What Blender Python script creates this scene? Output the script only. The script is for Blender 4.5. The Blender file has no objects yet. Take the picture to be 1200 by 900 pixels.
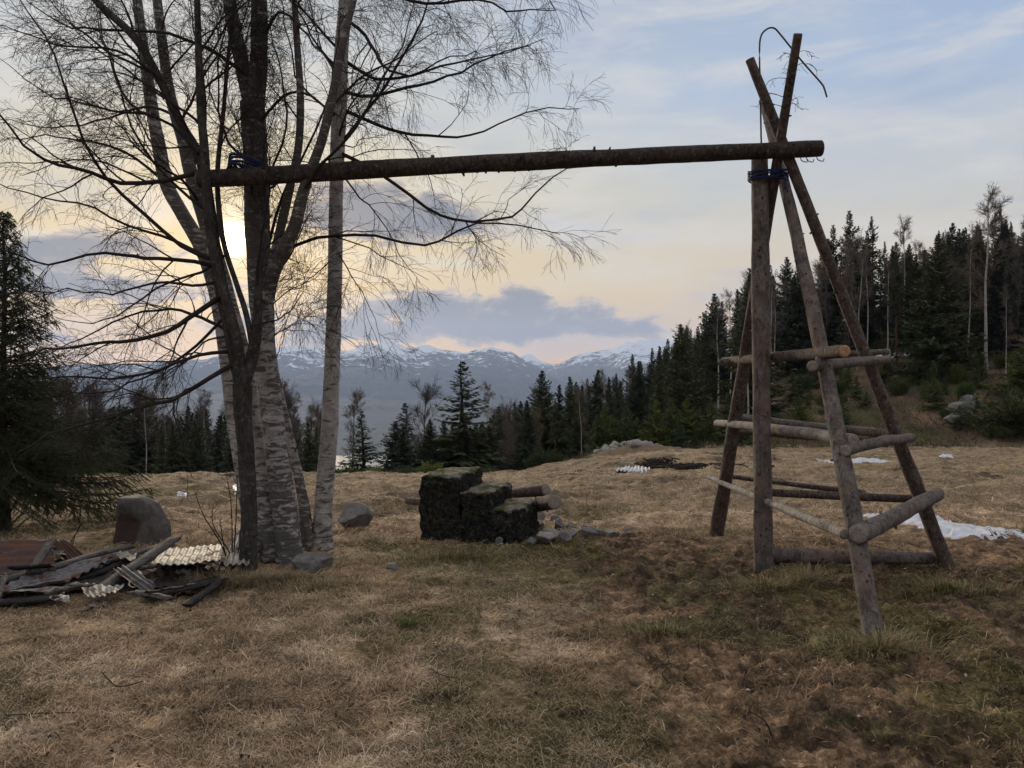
import bpy, math, random
import numpy as np
from mathutils import Vector

R = math.radians
rng = np.random.default_rng(11)
random.seed(11)
SC = bpy.context.scene
COL = SC.collection

# ------------------------------------------------------------------ camera
CAM = (0.0, 0.0, 1.6)
F = 906.0
cam = bpy.data.cameras.new('camera')
cam.sensor_width = 36.0
cam.lens = 36.0 * F / 1200.0
cam.clip_start = 0.05
cam.clip_end = 80000
co = bpy.data.objects.new('camera', cam)
COL.objects.link(co)
co.location = CAM
co.rotation_euler = (R(90), 0, 0)
SC.camera = co


def P(px, py, d):
    return ((px - 600) / F * d, d, 1.6 - (py - 450) / F * d)


def lin(c):
    return tuple(((v / 255) / 12.92 if v / 255 < 0.04045 else ((v / 255 + 0.055) / 1.055) ** 2.4) for v in c)


# ------------------------------------------------------------------ world
SUN_AZ = math.atan((275 - 600) / F)
SUN_EL = math.atan((450 - 280) / math.hypot(F, 325))
W = bpy.data.worlds.new('World')
SC.world = W
W.use_nodes = True
wt = W.node_tree
wt.nodes.clear()


class NT:
    def __init__(s, tree):
        s.t = tree

    def node(s, typ, **kw):
        n = s.t.nodes.new(typ)
        for k, v in kw.items():
            setattr(n, k, v)
        return n

    def put(s, sock, v):
        if v is None:
            return
        if isinstance(v, bpy.types.NodeSocket):
            s.t.links.new(v, sock)
        elif isinstance(v, (tuple, list)) and len(v) == 3 and sock.type == 'RGBA':
            sock.default_value = (*v, 1)
        else:
            sock.default_value = v

    def m(s, op, a, b=None, c=None, clamp=False):
        n = s.node('ShaderNodeMath', operation=op, use_clamp=clamp)
        s.put(n.inputs[0], a)
        s.put(n.inputs[1], b)
        if c is not None:
            s.put(n.inputs[2], c)
        return n.outputs[0]

    def mix(s, f, a, b, blend='MIX', clampf=True):
        n = s.node('ShaderNodeMix', data_type='RGBA', blend_type=blend, clamp_factor=clampf)
        s.put(n.inputs[0], f)
        s.put(n.inputs[6], a)
        s.put(n.inputs[7], b)
        return n.outputs[2]

    def ramp(s, f, stops, interp='LINEAR'):
        n = s.node('ShaderNodeValToRGB')
        cr = n.color_ramp
        cr.interpolation = interp
        while len(cr.elements) < len(stops):
            cr.elements.new(0.5)
        for e, (p, c) in zip(cr.elements, stops):
            e.position = p
            e.color = (*c, 1) if len(c) == 3 else c
        s.put(n.inputs[0], f)
        return n.outputs[0]

    def noise(s, vec, scale, detail=4, rough=0.55, dist=0.0, out=0, lac=2.0):
        n = s.node('ShaderNodeTexNoise')
        s.put(n.inputs['Vector'], vec)
        n.inputs['Scale'].default_value = scale
        n.inputs['Detail'].default_value = detail
        n.inputs['Roughness'].default_value = rough
        n.inputs['Distortion'].default_value = dist
        return n.outputs[out]

    def mapping(s, vec, scale=(1, 1, 1), loc=(0, 0, 0), rot=(0, 0, 0)):
        n = s.node('ShaderNodeMapping')
        s.put(n.inputs['Vector'], vec)
        n.inputs['Scale'].default_value = scale
        n.inputs['Location'].default_value = loc
        n.inputs['Rotation'].default_value = rot
        return n.outputs[0]

    def smooth(s, v, a, b, lo=0.0, hi=1.0):
        n = s.node('ShaderNodeMapRange', interpolation_type='SMOOTHSTEP')
        s.put(n.inputs['Value'], v)
        n.inputs['From Min'].default_value = a
        n.inputs['From Max'].default_value = b
        n.inputs['To Min'].default_value = lo
        n.inputs['To Max'].default_value = hi
        return n.outputs[0]


w = NT(wt)
tc = w.node('ShaderNodeTexCoord')
sep = w.node('ShaderNodeSeparateXYZ')
wt.links.new(tc.outputs['Generated'], sep.inputs[0])
X, Y, Z = sep.outputs
el = w.m('ARCSINE', Z)
az = w.m('ARCTAN2', X, Y)
eld = w.m('MULTIPLY', el, 180 / math.pi / 60, clamp=True)   # 0..1 over 0..60 degrees
d60 = lambda a: a / 60.0
cool = w.ramp(eld, [(0, lin((255, 182, 112))), (d60(2.5), lin((254, 196, 128))), (d60(7), lin((242, 214, 166))),
                    (d60(13), lin((212, 212, 208))), (d60(20), lin((178, 197, 224))), (d60(27), lin((158, 182, 217))),
                    (d60(40), lin((210, 210, 214))), (1, lin((238, 232, 224)))])
warm = w.ramp(eld, [(0, lin((255, 168, 92))), (d60(4), lin((255, 200, 104))), (d60(9), lin((246, 208, 112))),
                    (d60(14), lin((232, 212, 158))), (d60(20), lin((216, 214, 202))), (d60(28), lin((190, 193, 196))),
                    (d60(40), lin((208, 210, 216))), (1, lin((226, 228, 234)))])
da = w.m('SUBTRACT', az, SUN_AZ)
g1 = w.m('EXPONENT', w.m('MULTIPLY', w.m('MULTIPLY', da, da), -1 / (0.46 ** 2)))
skyc = w.mix(g1, cool, warm)
# behind the viewer the sky is duller
back = w.smooth(Y, -0.9, 0.5, 0.9, 1.0)
skyc = w.mix(1.0, skyc, back, 'MULTIPLY')
# physical sky underneath the thin cloud veil
ns = w.node('ShaderNodeTexSky')
ns.sky_type = 'NISHITA'
ns.sun_disc = False
ns.sun_elevation = SUN_EL
ns.sun_rotation = SUN_AZ
ns.altitude = 400
phys = w.mix(1.0, ns.outputs[0], (0.1, 0.1, 0.1), 'MULTIPLY')
# thin cirrus streaks
cmb = w.node('ShaderNodeCombineXYZ')
w.put(cmb.inputs[0], az)
w.put(cmb.inputs[1], el)
uv = cmb.outputs[0]
st = w.noise(w.mapping(uv, (2.2, 9, 1), rot=(0, 0, R(-17))), 2.0, 7, 0.6, 0.5)
st = w.smooth(st, 0.42, 0.72)
veil = w.mix(w.m('MULTIPLY', st, 0.95), skyc, w.mix(0.75, skyc, lin((236, 230, 222))))
st2 = w.smooth(w.noise(w.mapping(uv, (1.6, 6, 1), loc=(3, 1, 0), rot=(0, 0, R(-24))), 2.6, 6, 0.55), 0.5, 0.75)
veil = w.mix(w.m('MULTIPLY', st2, 0.6), veil, w.mix(0.7, veil, lin((150, 172, 210))))
sky = w.mix(0.88, phys, veil)
# grey clouds, placed by direction
warp = w.noise(w.mapping(uv, (1, 1.9, 1)), 13, 10, 0.66, 0.3)
warp2 = w.noise(w.mapping(uv, (1, 2.6, 1), loc=(7, 3, 0)), 28, 6, 0.6)
spots = [  # px, py, rx, ry, weight
    (440, 252, 105, 30, 1.3), (515, 265, 60, 20, 0.8), (400, 236, 50, 18, .6),
    (600, 372, 120, 22, 1.25), (480, 358, 60, 17, 1.0), (545, 392, 110, 13, .9), (700, 386, 60, 10, .9), (612, 350, 30, 18, .7),
    (350, 385, 90, 20, .9), (110, 290, 125, 14, 1.1), (20, 300, 70, 12, .9), (160, 342, 115, 15, 1.15), (60, 330, 60, 10, .6),
    (-120, 320, 180, 24, 1.1), (-300, 240, 160, 30, 1.0), (-80, 395, 160, 14, .9), (775, 385, 28, 8, .45), (590, 296, 30, 8, .35),
    (1400, 330, 200, 40, 1.0), (330, 420, 80, 12, .6)]
tot = None
for (px, py, rx, ry, wgt) in spots:
    a0 = math.atan((px - 600) / F)
    e0 = math.atan((450 - py) / math.hypot(F, px - 600))
    sa = rx / F * math.cos(a0) ** 2 * 1.05
    se = ry / F * 1.05
    u = w.m('MULTIPLY', w.m('SUBTRACT', az, a0), 1 / sa)
    v = w.m('MULTIPLY', w.m('SUBTRACT', el, e0), 1 / se)
    q = w.m('ADD', w.m('MULTIPLY', u, u), w.m('MULTIPLY', v, v))
    g = w.m('MULTIPLY', w.m('EXPONENT', w.m('MULTIPLY', q, -1.0)), wgt)
    tot = g if tot is None else w.m('ADD', tot, g)
dens = w.m('ADD', tot, w.m('MULTIPLY', w.m('SUBTRACT', warp, 0.5), 4.4))
dens = w.m('ADD', dens, w.m('MULTIPLY', w.m('SUBTRACT', warp2, 0.5), 0.9))
cm = w.m('MULTIPLY', w.smooth(dens, 0.36, 0.8), w.smooth(tot, .05, .3))
core = w.smooth(dens, 0.5, 1.25)
ccol = w.mix(core, lin((200, 184, 170)), lin((124, 127, 135)))
sky = w.mix(w.m('MULTIPLY', cm, 0.93), sky, ccol)
sky = w.mix(1.0, sky, w.smooth(el, R(25), R(42), .72, 1.0), 'MULTIPLY')
# glow of the veiled sun
sd = (math.sin(SUN_AZ) * math.cos(SUN_EL), math.cos(SUN_AZ) * math.cos(SUN_EL), math.sin(SUN_EL))
dp = w.node('ShaderNodeVectorMath', operation='DOT_PRODUCT')
wt.links.new(tc.outputs['Generated'], dp.inputs[0])
dp.inputs[1].default_value = sd
ang = w.m('ARCCOSINE', w.m('MINIMUM', dp.outputs['Value'], 0.9999999))
a2 = w.m('MULTIPLY', ang, ang)
for sig, col, k in ((0.0125, (1.0, .84, .5), 16.0), (0.036, (1, .62, .18), .30), (0.15, (1, .56, .12), .16)):
    g = w.m('MULTIPLY', w.m('EXPONENT', w.m('MULTIPLY', a2, -1 / sig ** 2)), k)
    sky = w.mix(1.0, sky, w.mix(1.0, col, g, 'MULTIPLY'), 'ADD')
bg = w.node('ShaderNodeBackground')
w.put(bg.inputs[0], sky)
bg.inputs[1].default_value = 1.0
wo = w.node('ShaderNodeOutputWorld')
wt.links.new(bg.outputs[0], wo.inputs[0])
W.cycles.sampling_method = 'MANUAL'
W.cycles.sample_map_resolution = 512

sl = bpy.data.lights.new('sun', 'SUN')
sl.energy = 2.4
sl.angle = R(8)
sl.color = (1.0, .82, .58)
so = bpy.data.objects.new('sun', sl)
COL.objects.link(so)
so.rotation_euler = Vector(sd).to_track_quat('Z', 'Y').to_euler()

SC.view_settings.view_transform = 'Standard'
SC.view_settings.look = 'None'
SC.view_settings.gamma = 1
SC.view_settings.exposure = 0.48
SC.render.engine = 'CYCLES'
SC.cycles.volume_bounces = 1
SC.cycles.max_bounces = 6
SC.cycles.transparent_max_bounces = 8


# ------------------------------------------------------------------ numpy noise
_perm = np.random.default_rng(5).permutation(4096)
_val = np.random.default_rng(6).random(4096) * 2 - 1


def vnoise(x, y):
    xi = np.floor(x).astype(np.int64)
    yi = np.floor(y).astype(np.int64)
    fx, fy = x - xi, y - yi
    fx = fx * fx * fx * (fx * (fx * 6 - 15) + 10)
    fy = fy * fy * fy * (fy * (fy * 6 - 15) + 10)

    def h(a, b):
        return _val[_perm[(a + _perm[b & 4095]) & 4095]]
    return (h(xi, yi) * (1 - fx) + h(xi + 1, yi) * fx) * (1 - fy) + (h(xi, yi + 1) * (1 - fx) + h(xi + 1, yi + 1) * fx) * fy


def fbm(x, y, octv=4, gain=.5, ridge=False):
    s, a, t = 0, 1, 0
    for i in range(octv):
        n = vnoise(x * 2 ** i + 17.3 * i, y * 2 ** i - 9.1 * i)
        if ridge:
            n = 1 - 2 * np.abs(n)
        s = s + a * n
        t += a
        a *= gain
    return s / t


def sstep(v, a, b):
    t = np.clip((v - a) / (b - a), 0, 1)
    return t * t * (3 - 2 * t)


# ------------------------------------------------------------------ terrain height
A_K = [-3, -.6, -.05, 0, .11, .22, .33, .44, .55, .662, 1.0, 2.0, 4]
Z_K = [-16, -24, -22, -19, -11, -2, 6, 11, 14, 17.5, 21, 20, 10]


def crest(x):
    return 30 + 12 * sstep(x, -2, 9)


def H0(x, y):
    """smooth large-scale ground height"""
    x = np.asarray(x, float)
    y = np.asarray(y, float)
    yc = crest(x)
    zc = -2.0
    a = x / np.maximum(y, 1.0)
    Zr = np.interp(a, A_K, Z_K)
    t = np.clip((y - 8) / (yc - 8), 0, 1)
    z = zc * t
    s = np.clip((y - yc) / (110 - yc), 0, 1)
    s = s * s / (s + 0.04) * 1.04
    z = z + (Zr - zc) * s
    z = z - .25 * np.maximum(y - 110, 0)
    # ground behind and far to the sides stays a hillside
    z = z + 0.05 * np.maximum(-y, 0)
    return np.maximum(z, -306)


def muck(x, y):
    """1 where cattle and wheels have churned the turf (right of the steps, round the frame)"""
    n = fbm(x * .9, y * .9, 3)
    m = sstep(x + .7 * n, -.15, .9) * sstep(9.3 - y + .8 * n, 0, 1.6)
    m2 = np.exp(-(((x - .9) / 1.0) ** 2 + ((y - 7.9) / .8) ** 2))
    return np.clip(np.maximum(m, m2 * .9), 0, 1)


def Hd(x, y):
    """with hummocks and clods"""
    x = np.asarray(x, float)
    y = np.asarray(y, float)
    z = H0(x, y)
    near = 1 - sstep(y, 40, 60)
    r = np.hypot(x, y)
    mk = muck(x, y)
    z = z + near * (.05 * fbm(x * .35, y * .35, 3) + .035 * fbm(x * .8 + 3, y * 1.5, 3))
    field = sstep(y, 7, 12) * near
    z = z + field * (.24 * np.maximum(fbm(x * .55 + 20, y * 1.0, 4, .6), -.2) + .10 * fbm(x * 1.6, y * 2.6, 4, .6, True))
    z = z + near * (1 - mk) * (.03 * fbm(x * 3.2, y * 4.2, 4, .65) + .018 * fbm(x * 9, y * 12, 4, .6, True))
    z = z + near * mk * (.06 * fbm(x * 2.4, y * 3.4, 4, .62, True) + .04 * fbm(x * 9, y * 12, 5, .65) + .02 * fbm(x * 26, y * 30, 2))
    far = sstep(y, 45, 70)
    z = z + far * (1.1 * fbm(x * .08, y * .08, 3) + .4 * fbm(x * .3, y * .3, 3)) * (1 - sstep(y, 300, 500))
    z = z + sstep(y, 150, 500) * (1 - sstep(r, 9000, 12000)) * 10 * fbm(x * .004, y * .004, 3) * (z > -290)
    return z


def G(px, py, lo=2.5, hi=140):
    """where the view ray through a pixel meets the smooth ground"""
    d = np.geomspace(lo, hi, 1500)
    x = (px - 600) / F * d
    zr = 1.6 - (py - 450) / F * d
    hz = Hd(x, d)
    i = np.argmax(hz >= zr)
    if hz[i] < zr[i]:
        i = np.argmin(np.abs(hz - zr))
    return float(x[i]), float(d[i]), float(hz[i])


def gz(x, y):
    return float(Hd(np.array([x]), np.array([y]))[0])


# ------------------------------------------------------------------ mesh tools
class MB:
    def __init__(s):
        s.v, s.q, s.t, s.n = [], [], [], 0
        s.c = []

    def add(s, v, quads=None, tris=None, col=None):
        v = np.asarray(v, np.float32).reshape(-1, 3)
        if quads is not None and len(quads):
            s.q.append(np.asarray(quads, np.int64).reshape(-1, 4) + s.n)
        if tris is not None and len(tris):
            s.t.append(np.asarray(tris, np.int64).reshape(-1, 3) + s.n)
        s.v.append(v)
        if col is not None:
            s.c.append(np.asarray(col, np.float32).reshape(-1, 3))
        s.n += len(v)

    def tubes(s, Pts, Rad, sides=5, cap=False):
        """Pts N,K,3  Rad N,K"""
        Pts = np.asarray(Pts, float)
        Rad = np.asarray(Rad, float)
        if Pts.ndim == 2:
            Pts, Rad = Pts[None], Rad[None]
        N, K, _ = Pts.shape
        if N == 0:
            return
        T = np.gradient(Pts, axis=1)
        T /= np.linalg.norm(T, axis=2, keepdims=True) + 1e-9
        mean = T.mean(1, keepdims=True)
        ref = np.where(np.abs(mean[..., 2:3]) > .75, np.array([1., 0, 0]), np.array([0, 0, 1.]))
        ref = np.broadcast_to(ref, T.shape)
        U = np.cross(T, ref)
        U /= np.linalg.norm(U, axis=2, keepdims=True) + 1e-9
        V = np.cross(T, U)
        ang = np.linspace(0, 2 * math.pi, sides, endpoint=False)
        ring = (U[:, :, None] * np.cos(ang)[None, None, :, None] + V[:, :, None] * np.sin(ang)[None, None, :, None])
        Rr = Rad[:, :, None, None] if Rad.ndim == 2 else Rad[..., None]
        vs = Pts[:, :, None] + ring * Rr
        k = np.arange(K - 1)[:, None]
        j = np.arange(sides)[None]
        j2 = (j + 1) % sides
        q = np.stack([k * sides + j, k * sides + j2, (k + 1) * sides + j2, (k + 1) * sides + j], -1).reshape(-1, 4)
        q = (q[None] + (np.arange(N) * K * sides)[:, None, None]).reshape(-1, 4)
        base = s.n
        s.add(vs.reshape(-1, 3), quads=q)
        if cap:
            for i in range(N):
                for e, rowi in ((0, 0), (1, K - 1)):
                    c = Pts[i, rowi]
                    rowv = vs[i, rowi]
                    vv = np.vstack([rowv, c[None]])
                    tr = [(a, (a + 1) % sides, sides) if e else ((a + 1) % sides, a, sides) for a in range(sides)]
                    s.add(vv, tris=tr)

    def mesh(s, name):
        v = np.concatenate(s.v)
        me = bpy.data.meshes.new(name)
        me.vertices.add(len(v))
        me.vertices.foreach_set('co', v.ravel())
        q = np.concatenate(s.q) if s.q else np.zeros((0, 4), np.int64)
        t = np.concatenate(s.t) if s.t else np.zeros((0, 3), np.int64)
        loops = np.concatenate([q.ravel(), t.ravel()]).astype(np.int32)
        tot = np.concatenate([np.full(len(q), 4), np.full(len(t), 3)]).astype(np.int32)
        start = np.concatenate([[0], np.cumsum(tot)[:-1]]).astype(np.int32)
        me.loops.add(len(loops))
        me.loops.foreach_set('vertex_index', loops)
        me.polygons.add(len(tot))
        me.polygons.foreach_set('loop_start', start)
        me.polygons.foreach_set('loop_total', tot)
        me.update(calc_edges=True)
        if s.c:
            c = np.concatenate(s.c)
            at = me.color_attributes.new('tint', 'FLOAT_COLOR', 'POINT')
            rgba = np.ones((len(c), 4), np.float32)
            rgba[:, :3] = c
            at.data.foreach_set('color', rgba.ravel())
        return me

    def build(s, name, mat, parent=None, smooth=True, loc=None):
        me = s.mesh(name)
        me.materials.append(mat)
        if smooth:
            me.polygons.foreach_set('use_smooth', np.ones(len(me.polygons), bool))
        o = bpy.data.objects.new(name, me)
        COL.objects.link(o)
        if parent is not None:
            o.parent = parent
        if loc is not None:
            o.location = loc
        return o


def tag(o, label=None, cat=None, group=None, kind=None):
    if label:
        o['label'] = label
    if cat:
        o['category'] = cat
    if group:
        o['group'] = group
    if kind:
        o['kind'] = kind
    return o


def empty(name, loc, label, cat, group=None, rz=0, scale=1.0):
    o = bpy.data.objects.new(name, None)
    o.empty_display_size = .2
    COL.objects.link(o)
    o.location = loc
    o.rotation_euler = (0, 0, rz)
    o.scale = (scale,) * 3
    return tag(o, label, cat, group)


def copy_tree(root, children, loc, rz, scale, label, group):
    r = root.copy()
    COL.objects.link(r)
    r.location = loc
    r.rotation_euler = (0, 0, rz)
    r.scale = scale if isinstance(scale, tuple) else (scale,) * 3
    r['label'] = label
    if group:
        r['group'] = group
    elif 'group' in r:
        del r['group']
    for ch in children:
        c = ch.copy()
        COL.objects.link(c)
        c.parent = r
    return r


# ------------------------------------------------------------------ materials
def mat(name):
    mt = bpy.data.materials.new(name)
    mt.use_nodes = True
    nt = mt.node_tree
    b = nt.nodes['Principled BSDF']
    return mt, NT(nt), b


def texco(n, kind='Object'):
    c = n.node('ShaderNodeTexCoord')
    return c.outputs[kind]


def bump(n, b, h, strength=.5, dist=.02):
    bn = n.node('ShaderNodeBump')
    bn.inputs['Strength'].default_value = strength
    bn.inputs['Distance'].default_value = dist
    n.put(bn.inputs['Height'], h)
    n.put(b.inputs['Normal'], bn.outputs[0])


def mat_ground():
    mt, n, b = mat('turf')
    at = n.node('ShaderNodeVertexColor', layer_name='tint')
    pos = n.node('ShaderNodeNewGeometry').outputs['Position']
    fine = n.noise(pos, 38, 8, .7, .6)
    mid = n.noise(pos, 7, 6, .65, .4)
    fib = n.noise(n.mapping(pos, (60, 14, 20), rot=(0, 0, .5)), 1.6, 5, .7, 1.2)
    c = n.mix(1.0, at.outputs[0], n.ramp(fine, [(.3, (.22, .2, .2)), (.5, (.9, .88, .85)), (.7, (1.9, 1.8, 1.6))]), 'MULTIPLY')
    c = n.mix(.8, c, n.ramp(mid, [(.3, (.55, .55, .5)), (.55, (1, 1, 1)), (.75, (1.3, 1.25, 1.2))]), 'MULTIPLY')
    c = n.mix(.6, c, n.ramp(fib, [(.3, (.6, .58, .55)), (.55, (1, 1, 1)), (.75, (1.5, 1.45, 1.35))]), 'MULTIPLY')
    n.put(b.inputs['Base Color'], c)
    b.inputs['Roughness'].default_value = .95
    b.inputs['Specular IOR Level'].default_value = .15
    h = n.m('ADD', n.m('MULTIPLY', fine, .6), n.m('ADD', mid, n.m('MULTIPLY', fib, .5)))
    bump(n, b, h, .9, .03)
    return mt


def mat_birch(name='birch_bark', dark=.0, sc=1.0):
    mt, n, b = mat(name)
    pos = texco(n)
    dash = n.noise(n.mapping(pos, (6 * sc, 6 * sc, 60 * sc)), 1.0, 5, .7, .6)
    patch = n.noise(n.mapping(pos, (5 * sc, 5 * sc, 17 * sc)), 1.5, 9, .72, .6)
    sepz = n.node('ShaderNodeSeparateXYZ')
    n.put(sepz.inputs[0], pos)
    low = n.smooth(sepz.outputs[2], .25, 1.1, 1, 0)
    base = n.ramp(n.noise(pos, 9 * sc, 5, .6), [(.3, (.20, .175, .16)), (.6, (.42, .385, .36)), (.8, (.56, .53, .50))])
    k = n.m('ADD', patch, n.m('MULTIPLY', low, .07))
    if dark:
        k = n.m('ADD', k, n.m('MULTIPLY', n.smooth(sepz.outputs[2], 1.9, 3.0), .10))  # blacker higher up: backlit darkness, with lichen, put into the bark colour
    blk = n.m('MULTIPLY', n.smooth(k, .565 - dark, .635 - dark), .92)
    c = n.mix(blk, base, n.ramp(dash, [(.3, (.02, .018, .016)), (.7, (.10, .085, .075))]))
    ds = n.smooth(dash, .60, .66)
    c = n.mix(n.m('MULTIPLY', ds, .85), c, (.035, .03, .028))
    n.put(b.inputs['Base Color'], c)
    b.inputs['Roughness'].default_value = .75
    bump(n, b, n.m('ADD', n.m('MULTIPLY', blk, .8), n.m('ADD', dash, patch)), .8, .012)
    return mt


def mat_bark(name, c0, c1, sc=1.0, lichen=None, stretch=5, peel=None):
    mt, n, b = mat(name)
    pos = texco(n)
    rough = n.noise(n.mapping(pos, (40 * sc, 40 * sc, 40 * sc / stretch)), 1.0, 7, .7, .8)
    pat = n.noise(pos, 6 * sc, 5, .65)
    c = n.ramp(rough, [(.3, c0), (.7, c1)])
    if peel:
        c = n.mix(n.smooth(n.noise(pos, 3.2 * sc, 4, .6), .5, .62), c, peel)
    c = n.mix(1.0, c, n.ramp(pat, [(.3, (.5, .5, .5)), (.6, (1.1, 1.1, 1.1))]), 'MULTIPLY')
    if lichen:
        c = n.mix(n.m('MULTIPLY', n.smooth(n.noise(pos, 24 * sc, 4, .6), .56, .66), .7), c, lichen)
    vo = n.node('ShaderNodeTexVoronoi')
    n.put(vo.inputs['Vector'], n.mapping(pos, (1, 1, .8)))
    vo.inputs['Scale'].default_value = 11 * sc
    c = n.mix(n.smooth(vo.outputs[0], .10, .19, .85, 0), c, (.022, .017, .015))
    blot = n.noise(n.mapping(pos, (18 * sc, 18 * sc, 7 * sc)), 1.0, 6, .7, .5)
    c = n.mix(n.m('MULTIPLY', n.smooth(blot, .54, .66), .75), c, tuple(v * .45 for v in c0))
    n.put(b.inputs['Base Color'], c)
    b.inputs['Roughness'].default_value = .85
    b.inputs['Specular IOR Level'].default_value = .25
    bump(n, b, n.m('ADD', n.m('ADD', rough, pat), blot), 1.0, .022)
    return mt


def mat_simple(name, col, rough=.8, var=.35, scale=20, metal=0, bmp=.4, objrand=0.0, spec=.3, trans=0):
    mt, n, b = mat(name)
    pos = texco(n)
    f = n.noise(pos, scale, 5, .65)
    lo = tuple(v * (1 - var) for v in col)
    hi = tuple(min(1, v * (1 + var)) for v in col)
    c = n.ramp(f, [(.3, lo), (.7, hi)])
    if objrand:
        oi = n.node('ShaderNodeObjectInfo')
        c = n.mix(1.0, c, n.ramp(oi.outputs['Random'], [(0, (1 - objrand, 1 - objrand, 1 - objrand * .6)),
                                                       (.5, (1, 1, 1)), (1, (1 + objrand * 1.6, 1 + objrand, 1 - objrand * .3))]), 'MULTIPLY')
    n.put(b.inputs['Base Color'], c)
    b.inputs['Roughness'].default_value = rough
    b.inputs['Metallic'].default_value = metal
    b.inputs['Specular IOR Level'].default_value = spec
    if trans:
        tr = n.node('ShaderNodeBsdfTranslucent')
        n.put(tr.inputs[0], c)
        mx = n.node('ShaderNodeMixShader')
        mx.inputs[0].default_value = trans
        n.t.links.new(b.outputs[0], mx.inputs[1])
        n.t.links.new(tr.outputs[0], mx.inputs[2])
        n.t.links.new(mx.outputs[0], n.t.nodes['Material Output'].inputs[0])
    if bmp:
        bump(n, b, f, bmp, .01)
    return mt


def mat_attr(name, rough=.9, trans=0.25, spec=.2):
    mt, n, b = mat(name)
    at = n.node('ShaderNodeVertexColor', layer_name='tint')
    n.put(b.inputs['Base Color'], at.outputs[0])
    b.inputs['Roughness'].default_value = rough
    b.inputs['Specular IOR Level'].default_value = spec
    tr = n.node('ShaderNodeBsdfTranslucent')
    n.put(tr.inputs[0], at.outputs[0])
    mx = n.node('ShaderNodeMixShader')
    mx.inputs[0].default_value = trans
    n.t.links.new(b.outputs[0], mx.inputs[1])
    n.t.links.new(tr.outputs[0], mx.inputs[2])
    n.t.links.new(mx.outputs[0], n.t.nodes['Material Output'].inputs[0])
    return mt


def mat_concrete():
    mt, n, b = mat('mossy_concrete')
    pos = texco(n)
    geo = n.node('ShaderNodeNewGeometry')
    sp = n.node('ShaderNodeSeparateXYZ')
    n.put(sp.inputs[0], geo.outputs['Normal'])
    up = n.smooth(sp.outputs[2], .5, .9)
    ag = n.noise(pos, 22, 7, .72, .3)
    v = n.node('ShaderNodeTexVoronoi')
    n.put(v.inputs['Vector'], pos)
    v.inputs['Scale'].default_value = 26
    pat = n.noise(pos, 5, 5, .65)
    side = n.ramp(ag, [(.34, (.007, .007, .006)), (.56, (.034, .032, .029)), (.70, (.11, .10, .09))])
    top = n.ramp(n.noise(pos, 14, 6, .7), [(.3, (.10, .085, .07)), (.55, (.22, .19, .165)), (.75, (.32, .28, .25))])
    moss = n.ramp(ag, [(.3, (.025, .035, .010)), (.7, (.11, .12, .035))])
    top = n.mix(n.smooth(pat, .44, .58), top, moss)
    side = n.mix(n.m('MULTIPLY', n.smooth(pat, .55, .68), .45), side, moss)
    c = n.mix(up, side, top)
    n.put(b.inputs['Base Color'], c)
    b.inputs['Roughness'].default_value = .95
    b.inputs['Specular IOR Level'].default_value = .1
    bump(n, b, n.m('ADD', ag, v.outputs[0]), 1.0, .03)
    return mt


def mat_rock(name, c0, c1, red=None, moss=True):
    mt, n, b = mat(name)
    pos = texco(n)
    ag = n.noise(pos, 12, 8, .7, .3)
    c = n.ramp(ag, [(.3, c0), (.7, c1)])
    if red:
        vd = n.node('ShaderNodeVectorMath', operation='DISTANCE')
        n.put(vd.inputs[0], n.mapping(pos, (1, .4, .8)))
        vd.inputs[1].default_value = (-.10, -.06, .12)
        dd_ = n.m('ADD', vd.outputs['Value'], n.m('MULTIPLY', n.noise(pos, 7, 4, .6), .16))
        c = n.mix(n.smooth(dd_, .20, .27, 1, 0), c, red)
    if moss:
        c = n.mix(n.m('MULTIPLY', n.smooth(n.noise(pos, 5, 5, .65), .58, .68), .6), c, (.06, .065, .03))
    n.put(b.inputs['Base Color'], c)
    b.inputs['Roughness'].default_value = .85
    bump(n, b, n.m('ADD', ag, n.noise(pos, 45, 4, .6)), .7, .02)
    return mt


def mat_metal(name, c0, c1, rust=(.10, .045, .025), amt=.55, metal=.85):
    mt, n, b = mat(name)
    pos = texco(n)
    f = n.noise(pos, 7, 7, .7, .4)
    k = n.smooth(f, amt, amt + .1)
    base = n.ramp(n.noise(pos, 30, 5, .65), [(.3, c0), (.7, c1)])
    c = n.mix(k, base, rust)
    n.put(b.inputs['Base Color'], c)
    n.put(b.inputs['Metallic'], n.m('MULTIPLY', n.m('SUBTRACT', 1, k), metal))
    n.put(b.inputs['Roughness'], n.m('ADD', .68, n.m('MULTIPLY', k, .25)))
    b.inputs['Specular IOR Level'].default_value = .25
    bump(n, b, n.noise(pos, 22, 5, .6), .35, .01)
    return mt


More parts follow.
